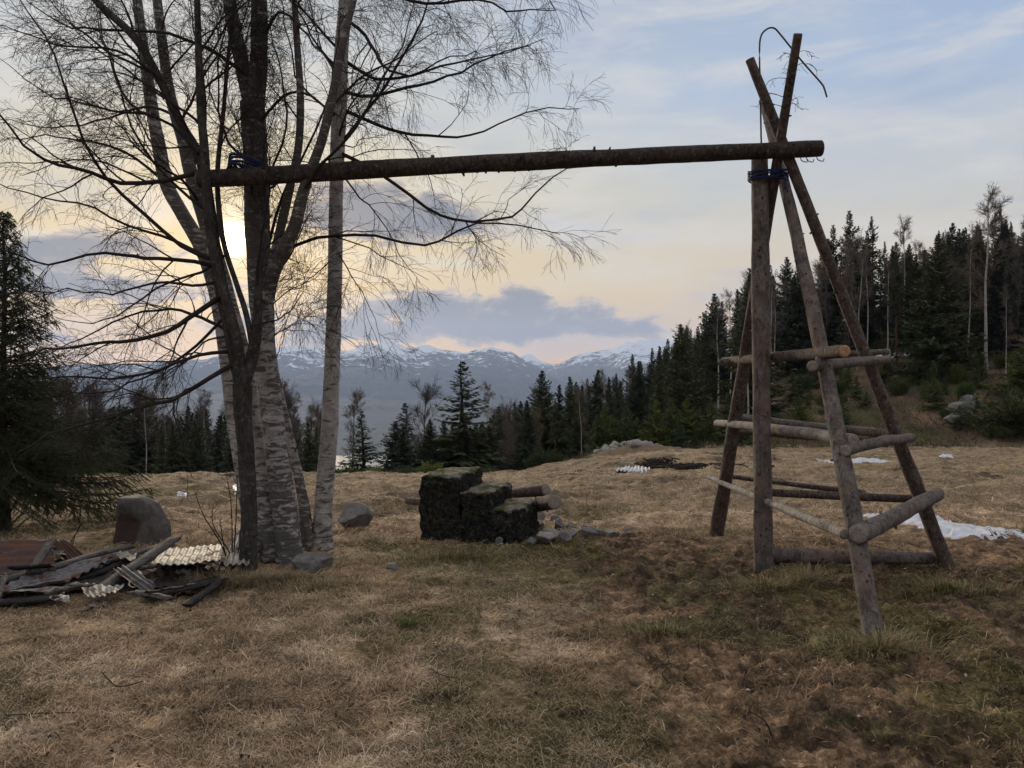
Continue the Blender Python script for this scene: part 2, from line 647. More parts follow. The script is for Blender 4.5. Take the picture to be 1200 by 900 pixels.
def mat_mountain():
    mt, n, b = mat('mountain_rock')
    pos = n.node('ShaderNodeNewGeometry').outputs['Position']
    sp = n.node('ShaderNodeSeparateXYZ')
    n.put(sp.inputs[0], pos)
    nz = n.node('ShaderNodeSeparateXYZ')
    n.put(nz.inputs[0], n.node('ShaderNodeNewGeometry').outputs['Normal'])
    km = n.mapping(pos, (.001, .001, .001))
    big = n.noise(km, 1.6, 9, .66, .4)
    fine = n.noise(km, 9, 8, .7, .3)
    hgt = n.m('ADD', sp.outputs[2], n.m('ADD', n.m('MULTIPLY', n.m('SUBTRACT', big, .5), 700), n.m('MULTIPLY', n.m('SUBTRACT', fine, .5), 1300)))
    snow = n.smooth(hgt, 290, 380)
    rock = n.ramp(fine, [(.3, (.020, .024, .026)), (.6, (.05, .052, .05)), (.75, (.09, .088, .08))])
    fields = n.m('MULTIPLY', n.smooth(fine, .66, .70), n.smooth(sp.outputs[2], -230, -120, 1, 0))
    rock = n.mix(fields, rock, (.55, .55, .55))
    c = n.mix(snow, rock, (.75, .78, .84))
    n.put(b.inputs['Base Color'], c)
    b.inputs['Roughness'].default_value = .9
    b.inputs['Specular IOR Level'].default_value = .1
    bump(n, b, fine, .8, 60)
    return mt


M_GROUND = mat_ground()
M_BIRCH = mat_birch()
M_BIRCH_OLD = mat_birch('rough_birch_bark', .07)
M_BIRCH_BACKLIT = mat_birch('backlit_birch_bark', .045)  # darker copy for the leaning stems: backlit shade put into the bark colour
M_TWIG = mat_simple('twig_bark', (.030, .022, .019), .85, .35, 12, spec=.2)
M_GREYBARK = mat_bark('grey_bark', (.025, .022, .020), (.095, .083, .075), 1.2, lichen=(.14, .14, .12))
M_SPBARK = mat_bark('spruce_bark', (.035, .026, .022), (.10, .08, .068), 1.0)
M_PINEBARK = mat_bark('pine_bark', (.05, .028, .020), (.16, .085, .055), .8)
M_LOGGREY = mat_bark('weathered_log', (.065, .054, .048), (.27, .228, .205), 1.3, stretch=3, peel=(.20, .135, .11))
M_LOGBROWN = mat_bark('brown_barked_log', (.045, .032, .027), (.19, .135, .112), 1.3, stretch=3, lichen=(.2, .19, .17))
M_BEAM = mat_bark('dark_barked_log', (.020, .015, .013), (.105, .078, .064), 1.2, stretch=2.5, lichen=(.13, .12, .10))
M_LOGPALE = mat_bark('pale_log', (.20, .175, .15), (.44, .39, .34), 1.0, stretch=3, lichen=(.10, .085, .07))
M_CUT = mat_simple('cut_wood', (.36, .20, .11), .8, .4, 60)
M_CUTGREY = mat_simple('weathered_cut_wood', (.22, .18, .15), .8, .4, 60)
M_BLUE = mat_simple('blue_strap', (.008, .018, .075), .6, .3, 60)
M_NEAR_NEEDLE = mat_simple('spruce_needles', (.048, .072, .024), .65, .45, 5, bmp=0, spec=.3, trans=.25)
M_NEEDLE = mat_simple('dark_needles', (.042, .056, .032), .8, .4, .8, bmp=0, objrand=.35, trans=.15)
M_PINE = mat_simple('pine_needles', (.042, .054, .034), .8, .4, .8, bmp=0, objrand=.3, trans=.15)
M_YOUNG = mat_simple('young_spruce_needles', (.070, .098, .026), .8, .4, 1.5, bmp=0, objrand=.35, trans=.25)
M_JUNIPER = mat_simple('juniper_foliage', (.075, .085, .028), .8, .5, 2.5, bmp=0, objrand=.3, trans=.25)
M_FARTWIG = mat_simple('birch_twigs', (.115, .092, .085), .9, .3, 1, bmp=0, objrand=.2)
M_CONC = mat_concrete()
M_ROCK = mat_rock('grey_rock', (.06, .056, .053), (.20, .185, .175))
M_ROCKRED = mat_rock('reddish_rock', (.040, .034, .032), (.135, .118, .108), red=(.040, .016, .013))
M_STONE = mat_rock('pale_stone', (.12, .11, .10), (.34, .31, .28), moss=False)
M_SHEET = mat_metal('galvanised_sheet', (.17, .165, .15), (.34, .325, .29), amt=.51, metal=.15)
M_SHEETDARK = mat_metal('dull_sheet', (.07, .07, .075), (.20, .20, .21), amt=.50, metal=.4)
M_SHEETRED = mat_metal('rusty_sheet', (.035, .022, .022), (.08, .045, .042), amt=.45, metal=.2)
M_BOARD = mat_bark('weathered_board', (.085, .072, .065), (.25, .22, .20), 1.4, stretch=9)
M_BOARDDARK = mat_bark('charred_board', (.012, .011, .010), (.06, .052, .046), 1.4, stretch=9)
M_GRASS = mat_attr('grass_blades')
M_MOUNT = mat_mountain()
M_SNOW = mat_simple('old_snow', (.50, .51, .55), .6, .22, 9, bmp=.8)
M_ROD = mat_simple('steel_rod', (.06, .055, .055), .55, .3, 60, metal=.7)

# ------------------------------------------------------------------ ground sheet
ang_f = np.radians(np.concatenate([np.linspace(-180, -52, 40, endpoint=False), np.linspace(-52, 52, 620), np.linspace(52, 180, 41)[1:]]))
r1 = np.geomspace(.25, 2.6, 30, endpoint=False)
r2 = np.geomspace(2.6, 50, 560, endpoint=False)
r3 = np.geomspace(50, 14000, 230)
rr = np.concatenate([r1, r2, r3])
A, Rr_ = np.meshgrid(ang_f, rr)
gx = Rr_ * np.sin(A)
gy = Rr_ * np.cos(A)
gh = Hd(gx, gy)
nr, na = A.shape
idx = np.arange(nr * na).reshape(nr, na)
quads = np.stack([idx[:-1, :-1], idx[:-1, 1:], idx[1:, 1:], idx[1:, :-1]], -1).reshape(-1, 4)


def ground_tint(x, y):
    """the colour of what lies there: straw, moss, soil, forest litter"""
    x = np.asarray(x, float)
    y = np.asarray(y, float)
    mk = muck(x, y)[..., None]
    n1 = fbm(x * .8 + 5, y * .8, 4, .6)[..., None]
    n2 = fbm(x * 2.6 + 50, y * 2.6, 4, .6)[..., None]
    n3 = fbm(x * .25 + 80, y * .4, 3)[..., None]
    straw = np.array([.255, .195, .140])
    pale = np.array([.385, .315, .250])
    moss = np.array([.105, .092, .042])
    green = np.array([.072, .078, .036])
    soil = np.array([.055, .038, .029])
    brown = np.array([.120, .085, .060])
    litter = np.array([.060, .046, .034])
    c = straw + (pale - straw) * sstep(n2 + .4 * n1, -.1, .5)
    c = c + (brown - c) * sstep(n1, .1, .5) * .6
    c = c + (moss - c) * sstep(n1 - .6 * n2, .12, .5) * .55
    # mossy strip by the steps, the birches and the frame
    strip = np.exp(-((y - 7.0 - .1 * x) / 1.5) ** 2)[..., None] * sstep(n2 + n1, -.5, .3)
    c = c + (moss - c) * strip * .55
    mc = brown + (soil - brown) * sstep(n2, -.3, .25)
    mc = mc + (moss - mc) * sstep(n1 + n2 * .7, -.05, .4) * .8
    mc = mc + (green - mc) * sstep(-n1 + n2 * .7, .2, .55) * .6
    mc = mc + (brown * 1.5 - mc) * sstep(n3 * 1.2 - n2 * .5, .2, .5) * .8
    hl = fbm(x * 7, y * 9, 5, .62)[..., None]
    mc = mc * np.clip(1 + 1.2 * fbm(x * 12, y * 15, 3, .6)[..., None], .4, 2)
    mc = mc + (np.array([.20, .15, .10]) - mc) * sstep(hl, .25, .55) * .6
    c = c + (mc - c) * mk * .95
    n4 = fbm(x * 6.5 + 9, y * 8.5, 4, .7)[..., None]
    c = c * np.clip(1 + .95 * n4 + .3 * n2, .35, 2.0)
    # field: warm matted straw with rolls
    f = sstep(y, 8.5, 13)[..., None]
    fc = np.array([.235, .190, .142]) * (1 + .45 * n2 + .45 * n4) + (brown - straw) * sstep(n1 + .3 * n2, .0, .5) * 1.0
    fc = fc + (moss * 1.5 - fc) * sstep(n3 + .3 * n1, .15, .6) * .5
    c = c + (fc - c) * f
    w = sstep(y - crest(x), 0, 3)[..., None]
    lc = litter + (np.array([.05, .06, .024]) - litter) * sstep(n3 + n1 * .6, -.05, .35)
    lc = lc + (np.array([.15, .105, .07]) - lc) * sstep(-n3 - n1 * .4, .15, .4) * .8
    c = c + (lc - c) * w
    return np.clip(c * np.array([1.31, 1.22, 1.10]), .01, 1)


gm = MB()
gm.add(np.stack([gx, gy, gh], -1), quads=quads[:, ::-1], col=ground_tint(gx, gy))
cc = np.array([[0, 0, float(gh[0].mean())]])
gm.add(np.vstack([np.stack([gx[0], gy[0], gh[0]], -1), cc]),
       tris=[(i, (i + 1), na) for i in range(na - 1)], col=np.tile([[.2, .15, .1]], (na + 1, 1)))
ground = gm.build('ground', M_GROUND)
tag(ground, kind='structure', label='dry matted turf running to the crest and down the valley side')

# water
wm = MB()
wm.add([(-14500, 1100, -300), (14500, 1100, -300), (14500, 14500, -300), (-14500, 14500, -300)], quads=[(0, 1, 2, 3)])
mwater, nwm, bw = mat('fjord_water')
bw.inputs['Base Color'].default_value = (.03, .05, .06, 1)
bw.inputs['Roughness'].default_value = .5
bump(nwm, bw, nwm.noise(nwm.node('ShaderNodeNewGeometry').outputs['Position'], .05, 4, .6), .4, 1.0)
tag(wm.build('water', mwater), kind='structure', label='pale fjord far below in the valley')

# mountains
def ridge_obj(name, prof, y0, wfront, seed, x0, x1, ystart, label, yend):
    nx, ny = 900, 260
    xs = np.linspace(x0, x1, nx)
    ys = np.linspace(ystart, yend, ny)
    Xg, Yg = np.meshgrid(xs, ys)
    pxs = 600 + F * Xg / y0
    rows = np.interp(pxs, [p[0] for p in prof], [p[1] for p in prof])
    top = 1.6 + (450 - rows) / F * y0
    k = .0011
    wob = fbm(Xg * .00025 + seed, Yg * .00025, 4) * 900
    t = np.clip((Yg + wob * sstep(y0 - Yg, 0, 2500) - ystart) / (y0 - ystart), 0, None)
    sh = np.where(t < 1, np.clip(t, 0, 1) ** 1.45, 1 - .6 * (t - 1) * (y0 - ystart) / 3000)
    flat = -302
    z = flat + (top - flat) * np.clip(sh, 0, 1.2)
    g = fbm(Xg * k + seed, Yg * k * .7, 6, .55, True)
    z = z + (g - .35) * 150 * sstep(t, .15, .7) * (1 - .55 * np.exp(-((t - 1) / .16) ** 2))
    z = z + 26 * fbm(Xg * .0022 + seed, Yg * .0022, 4) * np.exp(-((t - 1) / .2) ** 2)
    jag = fbm(Xg * .0016 + seed * 3, Yg * .0009, 5, .6, True)
    z = z + 70 * (jag - .25) * np.exp(-((t - 1) / .12) ** 2)
    ed = sstep(t, 0, .08)
    z = -330 + (z + 330) * ed
    i = np.arange(nx * ny).reshape(ny, nx)
    mb = MB()
    mb.add(np.stack([Xg, Yg, z], -1), quads=np.stack([i[:-1, :-1], i[:-1, 1:], i[1:, 1:], i[1:, :-1]], -1).reshape(-1, 4))
    o = mb.build(name, M_MOUNT)
    tag(o, kind='structure', label=label)


ridge_obj('mountain', [(-900, 400), (-500, 410), (-200, 432), (0, 430), (100, 428), (200, 425), (260, 420), (320, 408), (345, 403), (370, 402), (400, 406),
                       (430, 397), (455, 402), (475, 405), (500, 401), (520, 409), (545, 411), (575, 407), (600, 414), (620, 426),
                       (640, 434), (660, 446), (700, 470), (760, 500), (1000, 540)], 9500, 5000, 3, -14000, 6000, 2720,
          'snow dusted mountain ridge across the fjord behind the tall spruce', 11500)
ridge_obj('mountain', [(300, 520), (560, 470), (600, 446), (630, 432), (650, 425), (670, 415), (690, 408), (720, 403), (750, 397),
                       (770, 399), (800, 404), (850, 398), (950, 410), (1100, 400), (1300, 420), (1600, 430)], 11000, 5000, 9, -4000, 13500, 4500,
          'snowy mountain rising behind the wooded slope', 13000)
ridge_obj('mountain', [(300, 520), (560, 440), (600, 424), (622, 417), (645, 423), (680, 430), (720, 440), (900, 450)], 13200, 5000, 15, -4500, 5000, 9000,
          'small distant snowy summit in the gap between the two ridges', 14400)

# haze
hz = MB()
x0, x1, y0, y1, z0, z1 = -14800, 14800, -14800, 14800, -332, 1100
hv = [(x, y, z) for z in (z0, z1) for y in (y0, y1) for x in (x0, x1)]
hz.add(hv, quads=[(0, 2, 3, 1), (4, 5, 7, 6), (0, 1, 5, 4), (2, 6, 7, 3), (0, 4, 6, 2), (1, 3, 7, 5)])
mh = bpy.data.materials.new('haze_air')
mh.use_nodes = True
mh.node_tree.nodes.clear()
pv = mh.node_tree.nodes.new('ShaderNodeVolumePrincipled')
pv.inputs['Color'].default_value = (.54, .69, 1.0, 1)
pv.inputs['Density'].default_value = 6.8e-5
pv.inputs['Anisotropy'].default_value = .25
mo = mh.node_tree.nodes.new('ShaderNodeOutputMaterial')
mh.node_tree.links.new(pv.outputs[0], mo.inputs['Volume'])
ho = hz.build('haze', mh, smooth=False)
tag(ho, kind='stuff', label='thin blue valley haze')


# ------------------------------------------------------------------ branches
def norm(v):
    return v / (np.linalg.norm(v, axis=-1, keepdims=True) + 1e-9)


def resample(pts, k):
    pts = np.asarray(pts, float)
    n = len(pts)
    # catmull-rom through the points
    t = np.linspace(0, n - 1, k)
    i = np.clip(t.astype(int), 0, n - 2)
    f = (t - i)[:, None]
    p0 = pts[np.clip(i - 1, 0, n - 1)]
    p1 = pts[i]
    p2 = pts[i + 1]
    p3 = pts[np.clip(i + 2, 0, n - 1)]
    return .5 * ((2 * p1) + (-p0 + p2) * f + (2 * p0 - 5 * p1 + 4 * p2 - p3) * f ** 2 + (-p0 + 3 * p1 - 3 * p2 + p3) * f ** 3)


def spawn(Pp, Rp, nper, length, spread, K=6, droop=0.0, wob=.12, tmin=.15, rratio=.5, r_end=.25, rg=rng, up=0.0, lenfall=.5):
    """children of the polylines Pp (N,K,3) with radii Rp (N,K)"""
    N, Kp, _ = Pp.shape
    M = N * nper
    par = np.repeat(np.arange(N), nper)
    t = rg.uniform(tmin, .98, M)
    ft = t * (Kp - 1)
    i = np.clip(ft.astype(int), 0, Kp - 2)
    f = (ft - i)[:, None]
    p = Pp[par, i] * (1 - f) + Pp[par, i + 1] * f
    T = norm(Pp[par, i + 1] - Pp[par, i])
    r = Rp[par, i] * (1 - f[:, 0]) + Rp[par, i + 1] * f[:, 0]
    rnd = norm(rg.normal(size=(M, 3)))
    side = norm(rnd - (rnd * T).sum(-1, keepdims=True) * T)
    sp = rg.uniform(spread[0], spread[1], M)[:, None]
    d = norm(T * np.cos(sp) + side * np.sin(sp) + np.array([0, 0, up]))
    plen = np.linalg.norm(Pp[par, -1] - Pp[par, 0], axis=-1)
    L = length * rg.uniform(.45, 1.25, M) * (1 - lenfall * t)
    if isinstance(length, str):
        L = L * plen
    pts = [p]
    cur = p
    for k in range(K - 1):
        d = norm(d + rg.normal(size=(M, 3)) * wob + np.array([0, 0, -droop]) * (k + 1) / K)
        cur = cur + d * (L / (K - 1))[:, None]
        pts.append(cur)
    Pc = np.stack(pts, 1)
    r0 = np.minimum(r * rratio, L * .012)
    Rc = r0[:, None] * np.linspace(1, r_end, K)[None]
    return Pc, Rc


TREE_MIN_R = .0012


def pix(pl, d0, d1):
    n = len(pl)
    return [P(p[0], p[1], d0 + (d1 - d0) * i / (n - 1)) for i, p in enumerate(pl)]


def trunk_mesh(mb, pts, rad, K=60, sides=20, rough=.05, seed=0, flare=0):
    Pp = resample(pts, K)
    Rd = np.interp(np.linspace(0, len(rad) - 1, K), np.arange(len(rad)), rad)
    a = np.linspace(0, 2 * math.pi, sides, endpoint=False)
    k = np.arange(K)
    n = fbm(np.cos(a)[None] * 1.3 + k[:, None] * .22 + seed * 7, np.sin(a)[None] * 1.3 + seed * 3 + k[:, None] * .05, 3)
    Rm = Rd[:, None] * .89 * (1 + rough * 2 * n)
    if flare:
        fl = np.exp(-k / (K * .035))[:, None]
        Rm = Rm * (1 + fl * (flare + .35 * np.cos(a * 4 + seed)[None]))
    mb.tubes(Pp[None], Rm[None], sides)
    return Pp[None], Rd[None]


def build_tree(name, label, cat, base, trunks, hand, mats, group=None, auto=18, twlen=(1.1, .45, .22), seed=1, density=(7, 5, 4), droop=.12, tm=.45):
    """trunks: list of (pts, radii, flare); hand: list of (pts, r0).  World coordinates."""
    rg = np.random.default_rng(seed)
    root = empty(name, base, label, cat, group)
    off = np.array(base)
    tb = MB()
    first = True
    stems = []
    for j, (pts, rad, fl) in enumerate(trunks):
        pts = np.array(pts) - off
        seg = trunk_mesh(tb, pts, rad, K=70, sides=18, seed=seed + j, rough=.06, flare=fl)
        stems.append(seg)
        n = 60
    tb.build('trunk', mats[0], root)
    cb = MB()
    L1P, L1R = [], []
    for pts, r0 in hand:
        pts = np.array(pts) - off
        q = resample(pts, 16)
        q = q + rg.normal(size=q.shape) * .014 * np.linspace(0, 1, 16)[:, None]
        L1P.append(q)
        L1R.append(r0 * .68 * np.linspace(1, .14, 16) ** .9)
    if auto:
        for (Pp, Rp) in (stems[1:] if len(stems) > 3 and seed == 3 else stems):
            pa, ra = spawn(Pp, Rp, auto, twlen[0] * 1.3, (.5, 1.1), K=16, droop=droop * .15, wob=.10, tmin=tm, rratio=.33, up=.15, lenfall=.3, rg=rg)
            for q, r in zip(pa, ra):
                L1P.append(q)
                L1R.append(r)
    P1 = np.array(L1P)
    R1_ = np.array(L1R)
    cb.tubes(P1, R1_, 7)
    P2, R2 = spawn(P1, R1_, density[0], twlen[0], (.45, 1.0), K=9, droop=droop, wob=.15, rratio=.5, rg=rg, up=.05, lenfall=.78)
    R2 = np.maximum(R2, .0022)
    cb.tubes(P2, R2, 4)
    P3, R3 = spawn(P2, R2, density[1], twlen[1], (.4, .95), K=6, droop=droop * 1.6, wob=.16, rratio=.6, rg=rg)
    R3 = np.maximum(R3, .0015)
    cb.tubes(P3, R3, 3)
    P4, R4 = spawn(P3, R3, density[2], twlen[2], (.35, .9), K=4, droop=droop * 2, wob=.18, rratio=.7, rg=rg, r_end=.7)
    R4 = np.maximum(R4, .0011)
    cb.tubes(P4, R4, 3)
    cb.build('crown', mats[1], root)
    return root


def rp(px, d):     # pixel width -> radius
    return px / 2 / F * d


# --- A: dark grey multi-stemmed tree in front
dA = 6.2
bA = G(290, 672)
dA = bA[1]
A0 = [(290, 676), (291, 640), (292, 600), (289, 540), (285, 490), (284, 450)]
A1 = [(284, 455), (276, 420), (266, 370), (254, 310), (246, 250), (236, 190), (213, 147), (187, 93), (157, 43), (103, -10), (40, -110), (-20, -220)]
A3 = [(284, 450), (278, 400), (262, 340), (249, 290), (243, 240), (240, 180), (235, 120), (233, 60), (231, 0), (225, -150), (215, -320)]
A4 = [(284, 455), (293, 428), (300, 395), (302, 360), (303, 330), (306, 290), (309, 240), (312, 190)]
A5 = [(297, 415), (289, 370), (278, 335), (264, 292), (257, 250), (255, 200), (262, 130), (268, 60), (280, -40), (290, -160)]
handA = [
    (pix([(264, 385), (235, 372), (200, 362), (150, 372), (100, 395), (50, 420)], dA, 6.9), rp(7, dA)),
    (pix([(272, 412), (240, 415), (205, 425), (160, 440), (110, 445), (60, 440), (20, 450)], dA, 5.5), rp(7, dA)),
    (pix([(256, 330), (225, 335), (180, 330), (130, 345), (80, 340), (30, 350)], dA, 6.6), rp(6, dA)),
    (pix([(252, 305), (215, 290), (175, 255), (130, 215), (105, 180), (80, 120), (60, 60), (30, 10), (0, -40)], dA, 6.4), rp(8, dA)),
    (pix([(238, 200), (190, 213), (135, 213), (100, 200), (60, 190), (35, 175), (0, 130), (-40, 80)], dA, 5.3), rp(9, dA)),
    (pix([(250, 312), (225, 306), (180, 303), (150, 300), (110, 298), (60, 310), (20, 300), (-30, 285)], dA, 5.4), rp(8, dA)),
    (pix([(262, 345), (228, 368), (195, 388), (150, 400), (110, 402), (60, 410), (20, 430)], dA, 5.6), rp(10, dA)),
    (pix([(276, 425), (245, 443), (215, 462), (195, 470), (150, 480), (120, 492), (60, 510), (20, 530)], dA, 5.2), rp(9, dA)),
    (pix([(264, 370), (230, 405), (195, 430), (150, 450), (100, 462), (55, 455)], dA, 6.8), rp(6, dA)),
    (pix([(246, 250), (215, 225), (180, 190), (150, 140), (140, 100), (125, 60), (112, 0)], dA, 6.8), rp(6, dA)),
    (pix([(240, 300), (200, 280), (150, 265), (100, 240), (50, 232), (0, 215), (-40, 200)], dA, 7.0), rp(6, dA)),
    (pix([(232, 180), (190, 140), (120, 128), (60, 110), (0, 70)], dA, 6.9), rp(6, dA)),
    (pix([(190, 95), (140, 60), (80, 55), (30, 40), (-20, 30)], dA, 5.6), rp(5, dA)),
    (pix([(303, 380), (330, 372), (350, 350), (362, 310)], dA, 5.9), rp(3.5, dA)),
]
build_tree('alder_tree', 'dark grey barked tree forking low in front of the birch clump', 'tree', bA,
           [(pix(A0, dA, dA), [rp(25, dA), rp(21, dA), rp(21, dA), rp(22, dA), rp(25, dA)], .3),
            (pix(A1, dA, 6.6), [rp(19, dA), rp(17, dA), rp(13, dA), rp(10, dA), rp(5, dA)], 0),
            (pix(A3, dA, 6.0), [rp(14, dA), rp(12, dA), rp(11, dA), rp(8, dA), rp(5, dA)], 0),
            (pix(A4, dA, 6.55), [rp(18, dA), rp(15, dA), rp(11, dA), rp(7, dA), rp(3, dA)], 0),
            (pix(A5, dA, 6.5), [rp(8, dA), rp(7, dA), rp(7, dA), rp(5, dA), rp(3, dA)], 0)],
           handA, (M_GREYBARK, M_TWIG), auto=6, seed=3, density=(9, 6, 5), twlen=(.95, .42, .2), droop=.10)

# --- B: the thick birch
dB = 6.9
bB = (P(338, 655, dB)[0], dB, gz(P(338, 655, dB)[0], dB))
B0 = [(340, 662), (336, 615), (330, 570), (324, 530), (318, 480), (310, 410), (306, 350), (303, 290), (301, 230), (299, 180), (295, 120)]
B1 = [(296, 135), (285, 80), (274, 30), (266, -20), (258, -120), (250, -240), (246, -400)]
B2 = [(299, 140), (303, 80), (304, 20), (303, -30), (308, -140), (312, -280), (318, -420)]
B3 = [(318, 312), (326, 280), (334, 245), (342, 210), (350, 170), (352, 110), (348, 50), (344, -20), (335, -150)]
B4 = [(313, 350), (321, 318), (334, 290), (345, 265), (353, 235), (362, 205), (377, 165), (388, 120), (400, 60), (420, -20), (450, -140), (470, -260)]
handB = [
    (pix([(358, 220), (378, 190), (410, 160), (440, 110), (470, 50), (500, -30)], 6.4, 5.9), rp(6, dB)),
    (pix([(312, 300), (330, 230), (362, 170), (388, 100), (395, 40), (410, -50)], dB, 7.5), rp(6, dB)),
    (pix([(302, 240), (318, 200), (335, 150), (330, 90), (318, 30), (322, -40)], dB, 6.4), rp(5, dB)),
    (pix([(298, 190), (270, 170), (255, 120), (262, 50), (275, -20)], dB, 7.4), rp(6, dB)),
    (pix([(300, 150), (330, 115), (360, 110), (385, 130), (420, 150)], dB, 6.2), rp(6, dB)),
    (pix([(304, 60), (325, 15), (350, 30), (380, 65), (430, 95)], dB, 6.2), rp(6, dB)),
    (pix([(290, 90), (250, 60), (200, 40), (150, 35), (100, 33), (60, 22), (25, -5)], dB, 6.3), rp(7, dB)),
    (pix([(318, 395), (335, 385), (352, 378), (362, 360)], dB, 6.6), rp(3, dB)),
]
build_tree('birch_tree', 'thickest birch of the clump with rough blackened bark, carrying the beam end', 'tree', bB,
           [(pix(B0, dB, dB), [rp(38, dB), rp(33, dB), rp(31, dB), rp(30, dB), rp(29, dB), rp(29, dB), rp(31, dB), rp(32, dB), rp(32, dB), rp(32, dB), rp(31, dB)], .22),
            (pix(B4, dB - .15, 6.0), [rp(19, dB), rp(17, dB), rp(14, dB), rp(11, dB), rp(7, dB), rp(4, dB)], 0),
            (pix(B1, dB, 7.2), [rp(20, dB), rp(19, dB), rp(15, dB), rp(8, dB)], 0),
            (pix(B2, dB, 6.7), [rp(24, dB), rp(21, dB), rp(15, dB), rp(8, dB)], 0),
            (pix(B3, dB - .1, 6.5), [rp(12, dB), rp(11, dB), rp(9, dB), rp(6, dB)], 0)],
           handB, (M_BIRCH_OLD, M_TWIG), auto=5, seed=8, tm=.5)

# --- C: slim birch right of it
bC = G(376, 645)
dC = bC[1]
C0 = [(377, 650), (378, 610), (382, 560), (386, 500), (389, 440), (391, 380), (393, 300), (394, 220), (397, 140), (400, 60), (405, 0), (412, -120), (418, -260), (425, -420)]
handC = [
    (pix([(404, 22), (425, 38), (440, 62), (452, 80), (480, 88), (520, 70), (560, 60)], dC, 6.6), rp(7, dC)),
    (pix([(400, 68), (425, 85), (445, 93), (475, 90), (510, 80), (545, 72), (590, 62), (640, 45)], dC, 7.4), rp(7, dC)),
    (pix([(398, 106), (430, 113), (460, 107), (500, 98), (540, 82), (585, 62), (620, 55)], dC, 6.4), rp(7, dC)),
    (pix([(397, 126), (440, 145), (470, 155), (510, 160), (545, 160), (580, 148), (640, 125), (680, 130)], dC, 7.5), rp(7, dC)),
    (pix([(397, 172), (430, 130), (465, 80), (490, 35), (505, 0), (525, -60)], dC, 7.2), rp(7, dC)),
    (pix([(396, 178), (440, 200), (475, 225), (510, 250), (540, 258), (590, 257), (615, 240), (650, 205), (685, 198)], dC, 6.2), rp(7, dC)),
    (pix([(330, 296), (365, 280), (400, 276), (440, 276), (490, 288), (520, 280), (560, 260), (600, 264), (630, 270), (655, 276)], dC - .2, 6.2), rp(6, dC)),
    (pix([(395, 195), (420, 230), (440, 250), (470, 300), (490, 330)], dC, 7.2), rp(3.5, dC)),
    (pix([(397, 140), (375, 120), (350, 95), (335, 40), (330, -20)], dC, 6.6), rp(5, dC)),
    (pix([(408, -20), (450, -10), (500, 5), (560, 0), (610, 15), (650, 10)], dC, 6.6), rp(7, dC)),
    (pix([(412, -100), (470, -90), (530, -60), (600, -30), (650, 10)], dC, 6.4), rp(8, dC)),
    (pix([(393, 290), (410, 320), (425, 345), (440, 375), (450, 420)], dC, 6.9), rp(2.5, dC)),
    (pix([(393, 300), (372, 320), (355, 335), (345, 365)], dC, 6.9), rp(2.5, dC)),
]
build_tree('birch_tree', 'slim straight birch with the cleanest white bark, right of the clump', 'tree', bC,
           [(pix(C0, dC, dC), [rp(29, dC), rp(25, dC), rp(23, dC), rp(22, dC), rp(21, dC), rp(20, dC), rp(19, dC), rp(19, dC), rp(19, dC), rp(19, dC), rp(18, dC), rp(18, dC), rp(14, dC), rp(9, dC)], .45)],
           handC, (M_BIRCH, M_TWIG), auto=10, seed=21, density=(8, 6, 5), twlen=(.95, .48, .25), droop=.16, tm=.55)

# --- D, E: two birch stems leaning left behind the alder
dD = 6.95
bD = (P(322, 650, dD)[0], dD, gz(P(322, 650, dD)[0], dD))
D0 = [(322, 655), (312, 600), (303, 550), (295, 490), (287, 430), (272, 370), (256, 310), (240, 255), (224, 205), (213, 160), (200, 115), (192, 65), (184, 0), (170, -120), (160, -260)]
build_tree('birch_tree', 'birch stem leaning left behind the dark forked tree, closer to the thick birch', 'tree', bD,
           [(pix(D0, dD, 7.4), [rp(30, dD), rp(24, dD), rp(22, dD), rp(20, dD), rp(16, dD), rp(13, dD), rp(9, dD)], .3)],
           [(pix([(225, 200), (240, 150), (238, 90), (225, 30), (220, -40)], 7.2, 7.6), rp(6, dD)),
            (pix([(262, 300), (235, 320), (200, 330), (150, 360), (110, 380), (60, 370)], 7.1, 7.9), rp(6, dD)),
            (pix([(205, 135), (170, 125), (120, 140), (60, 150), (0, 140)], 7.3, 8.0), rp(6, dD))],
           (M_BIRCH_BACKLIT, M_TWIG), auto=5, seed=33, tm=.5)
dE = 7.3
bE = (P(306, 640, dE)[0], dE, gz(P(306, 640, dE)[0], dE))
E0 = [(307, 645), (294, 600), (283, 545), (274, 490), (268, 440), (261, 390), (252, 340), (236, 290), (212, 248), (195, 215), (186, 170), (177, 120), (170, 70), (162, 10), (150, -100), (140, -240)]
build_tree('birch_tree', 'outermost birch stem leaning furthest left in the clump', 'tree', bE,
           [(pix(E0, dE, 7.8), [rp(24, dE), rp(19, dE), rp(18, dE), rp(19, dE), rp(18, dE), rp(14, dE), rp(9, dE)], .3)],
           [(pix([(195, 215), (150, 180), (100, 165), (50, 160), (0, 165)], 7.6, 8.2), rp(6, dE)),
            (pix([(180, 135), (160, 128), (140, 100), (120, 40), (118, -20)], 7.6, 8.2), rp(7, dE)),
            (pix([(262, 395), (240, 400), (215, 425), (180, 445), (160, 470)], 7.3, 8.0), rp(4, dE))],
           (M_BIRCH_BACKLIT, M_TWIG), auto=4, seed=44, tm=.5)
dF = 7.4
bF = (P(362, 640, dF)[0], dF, gz(P(362, 640, dF)[0], dF))
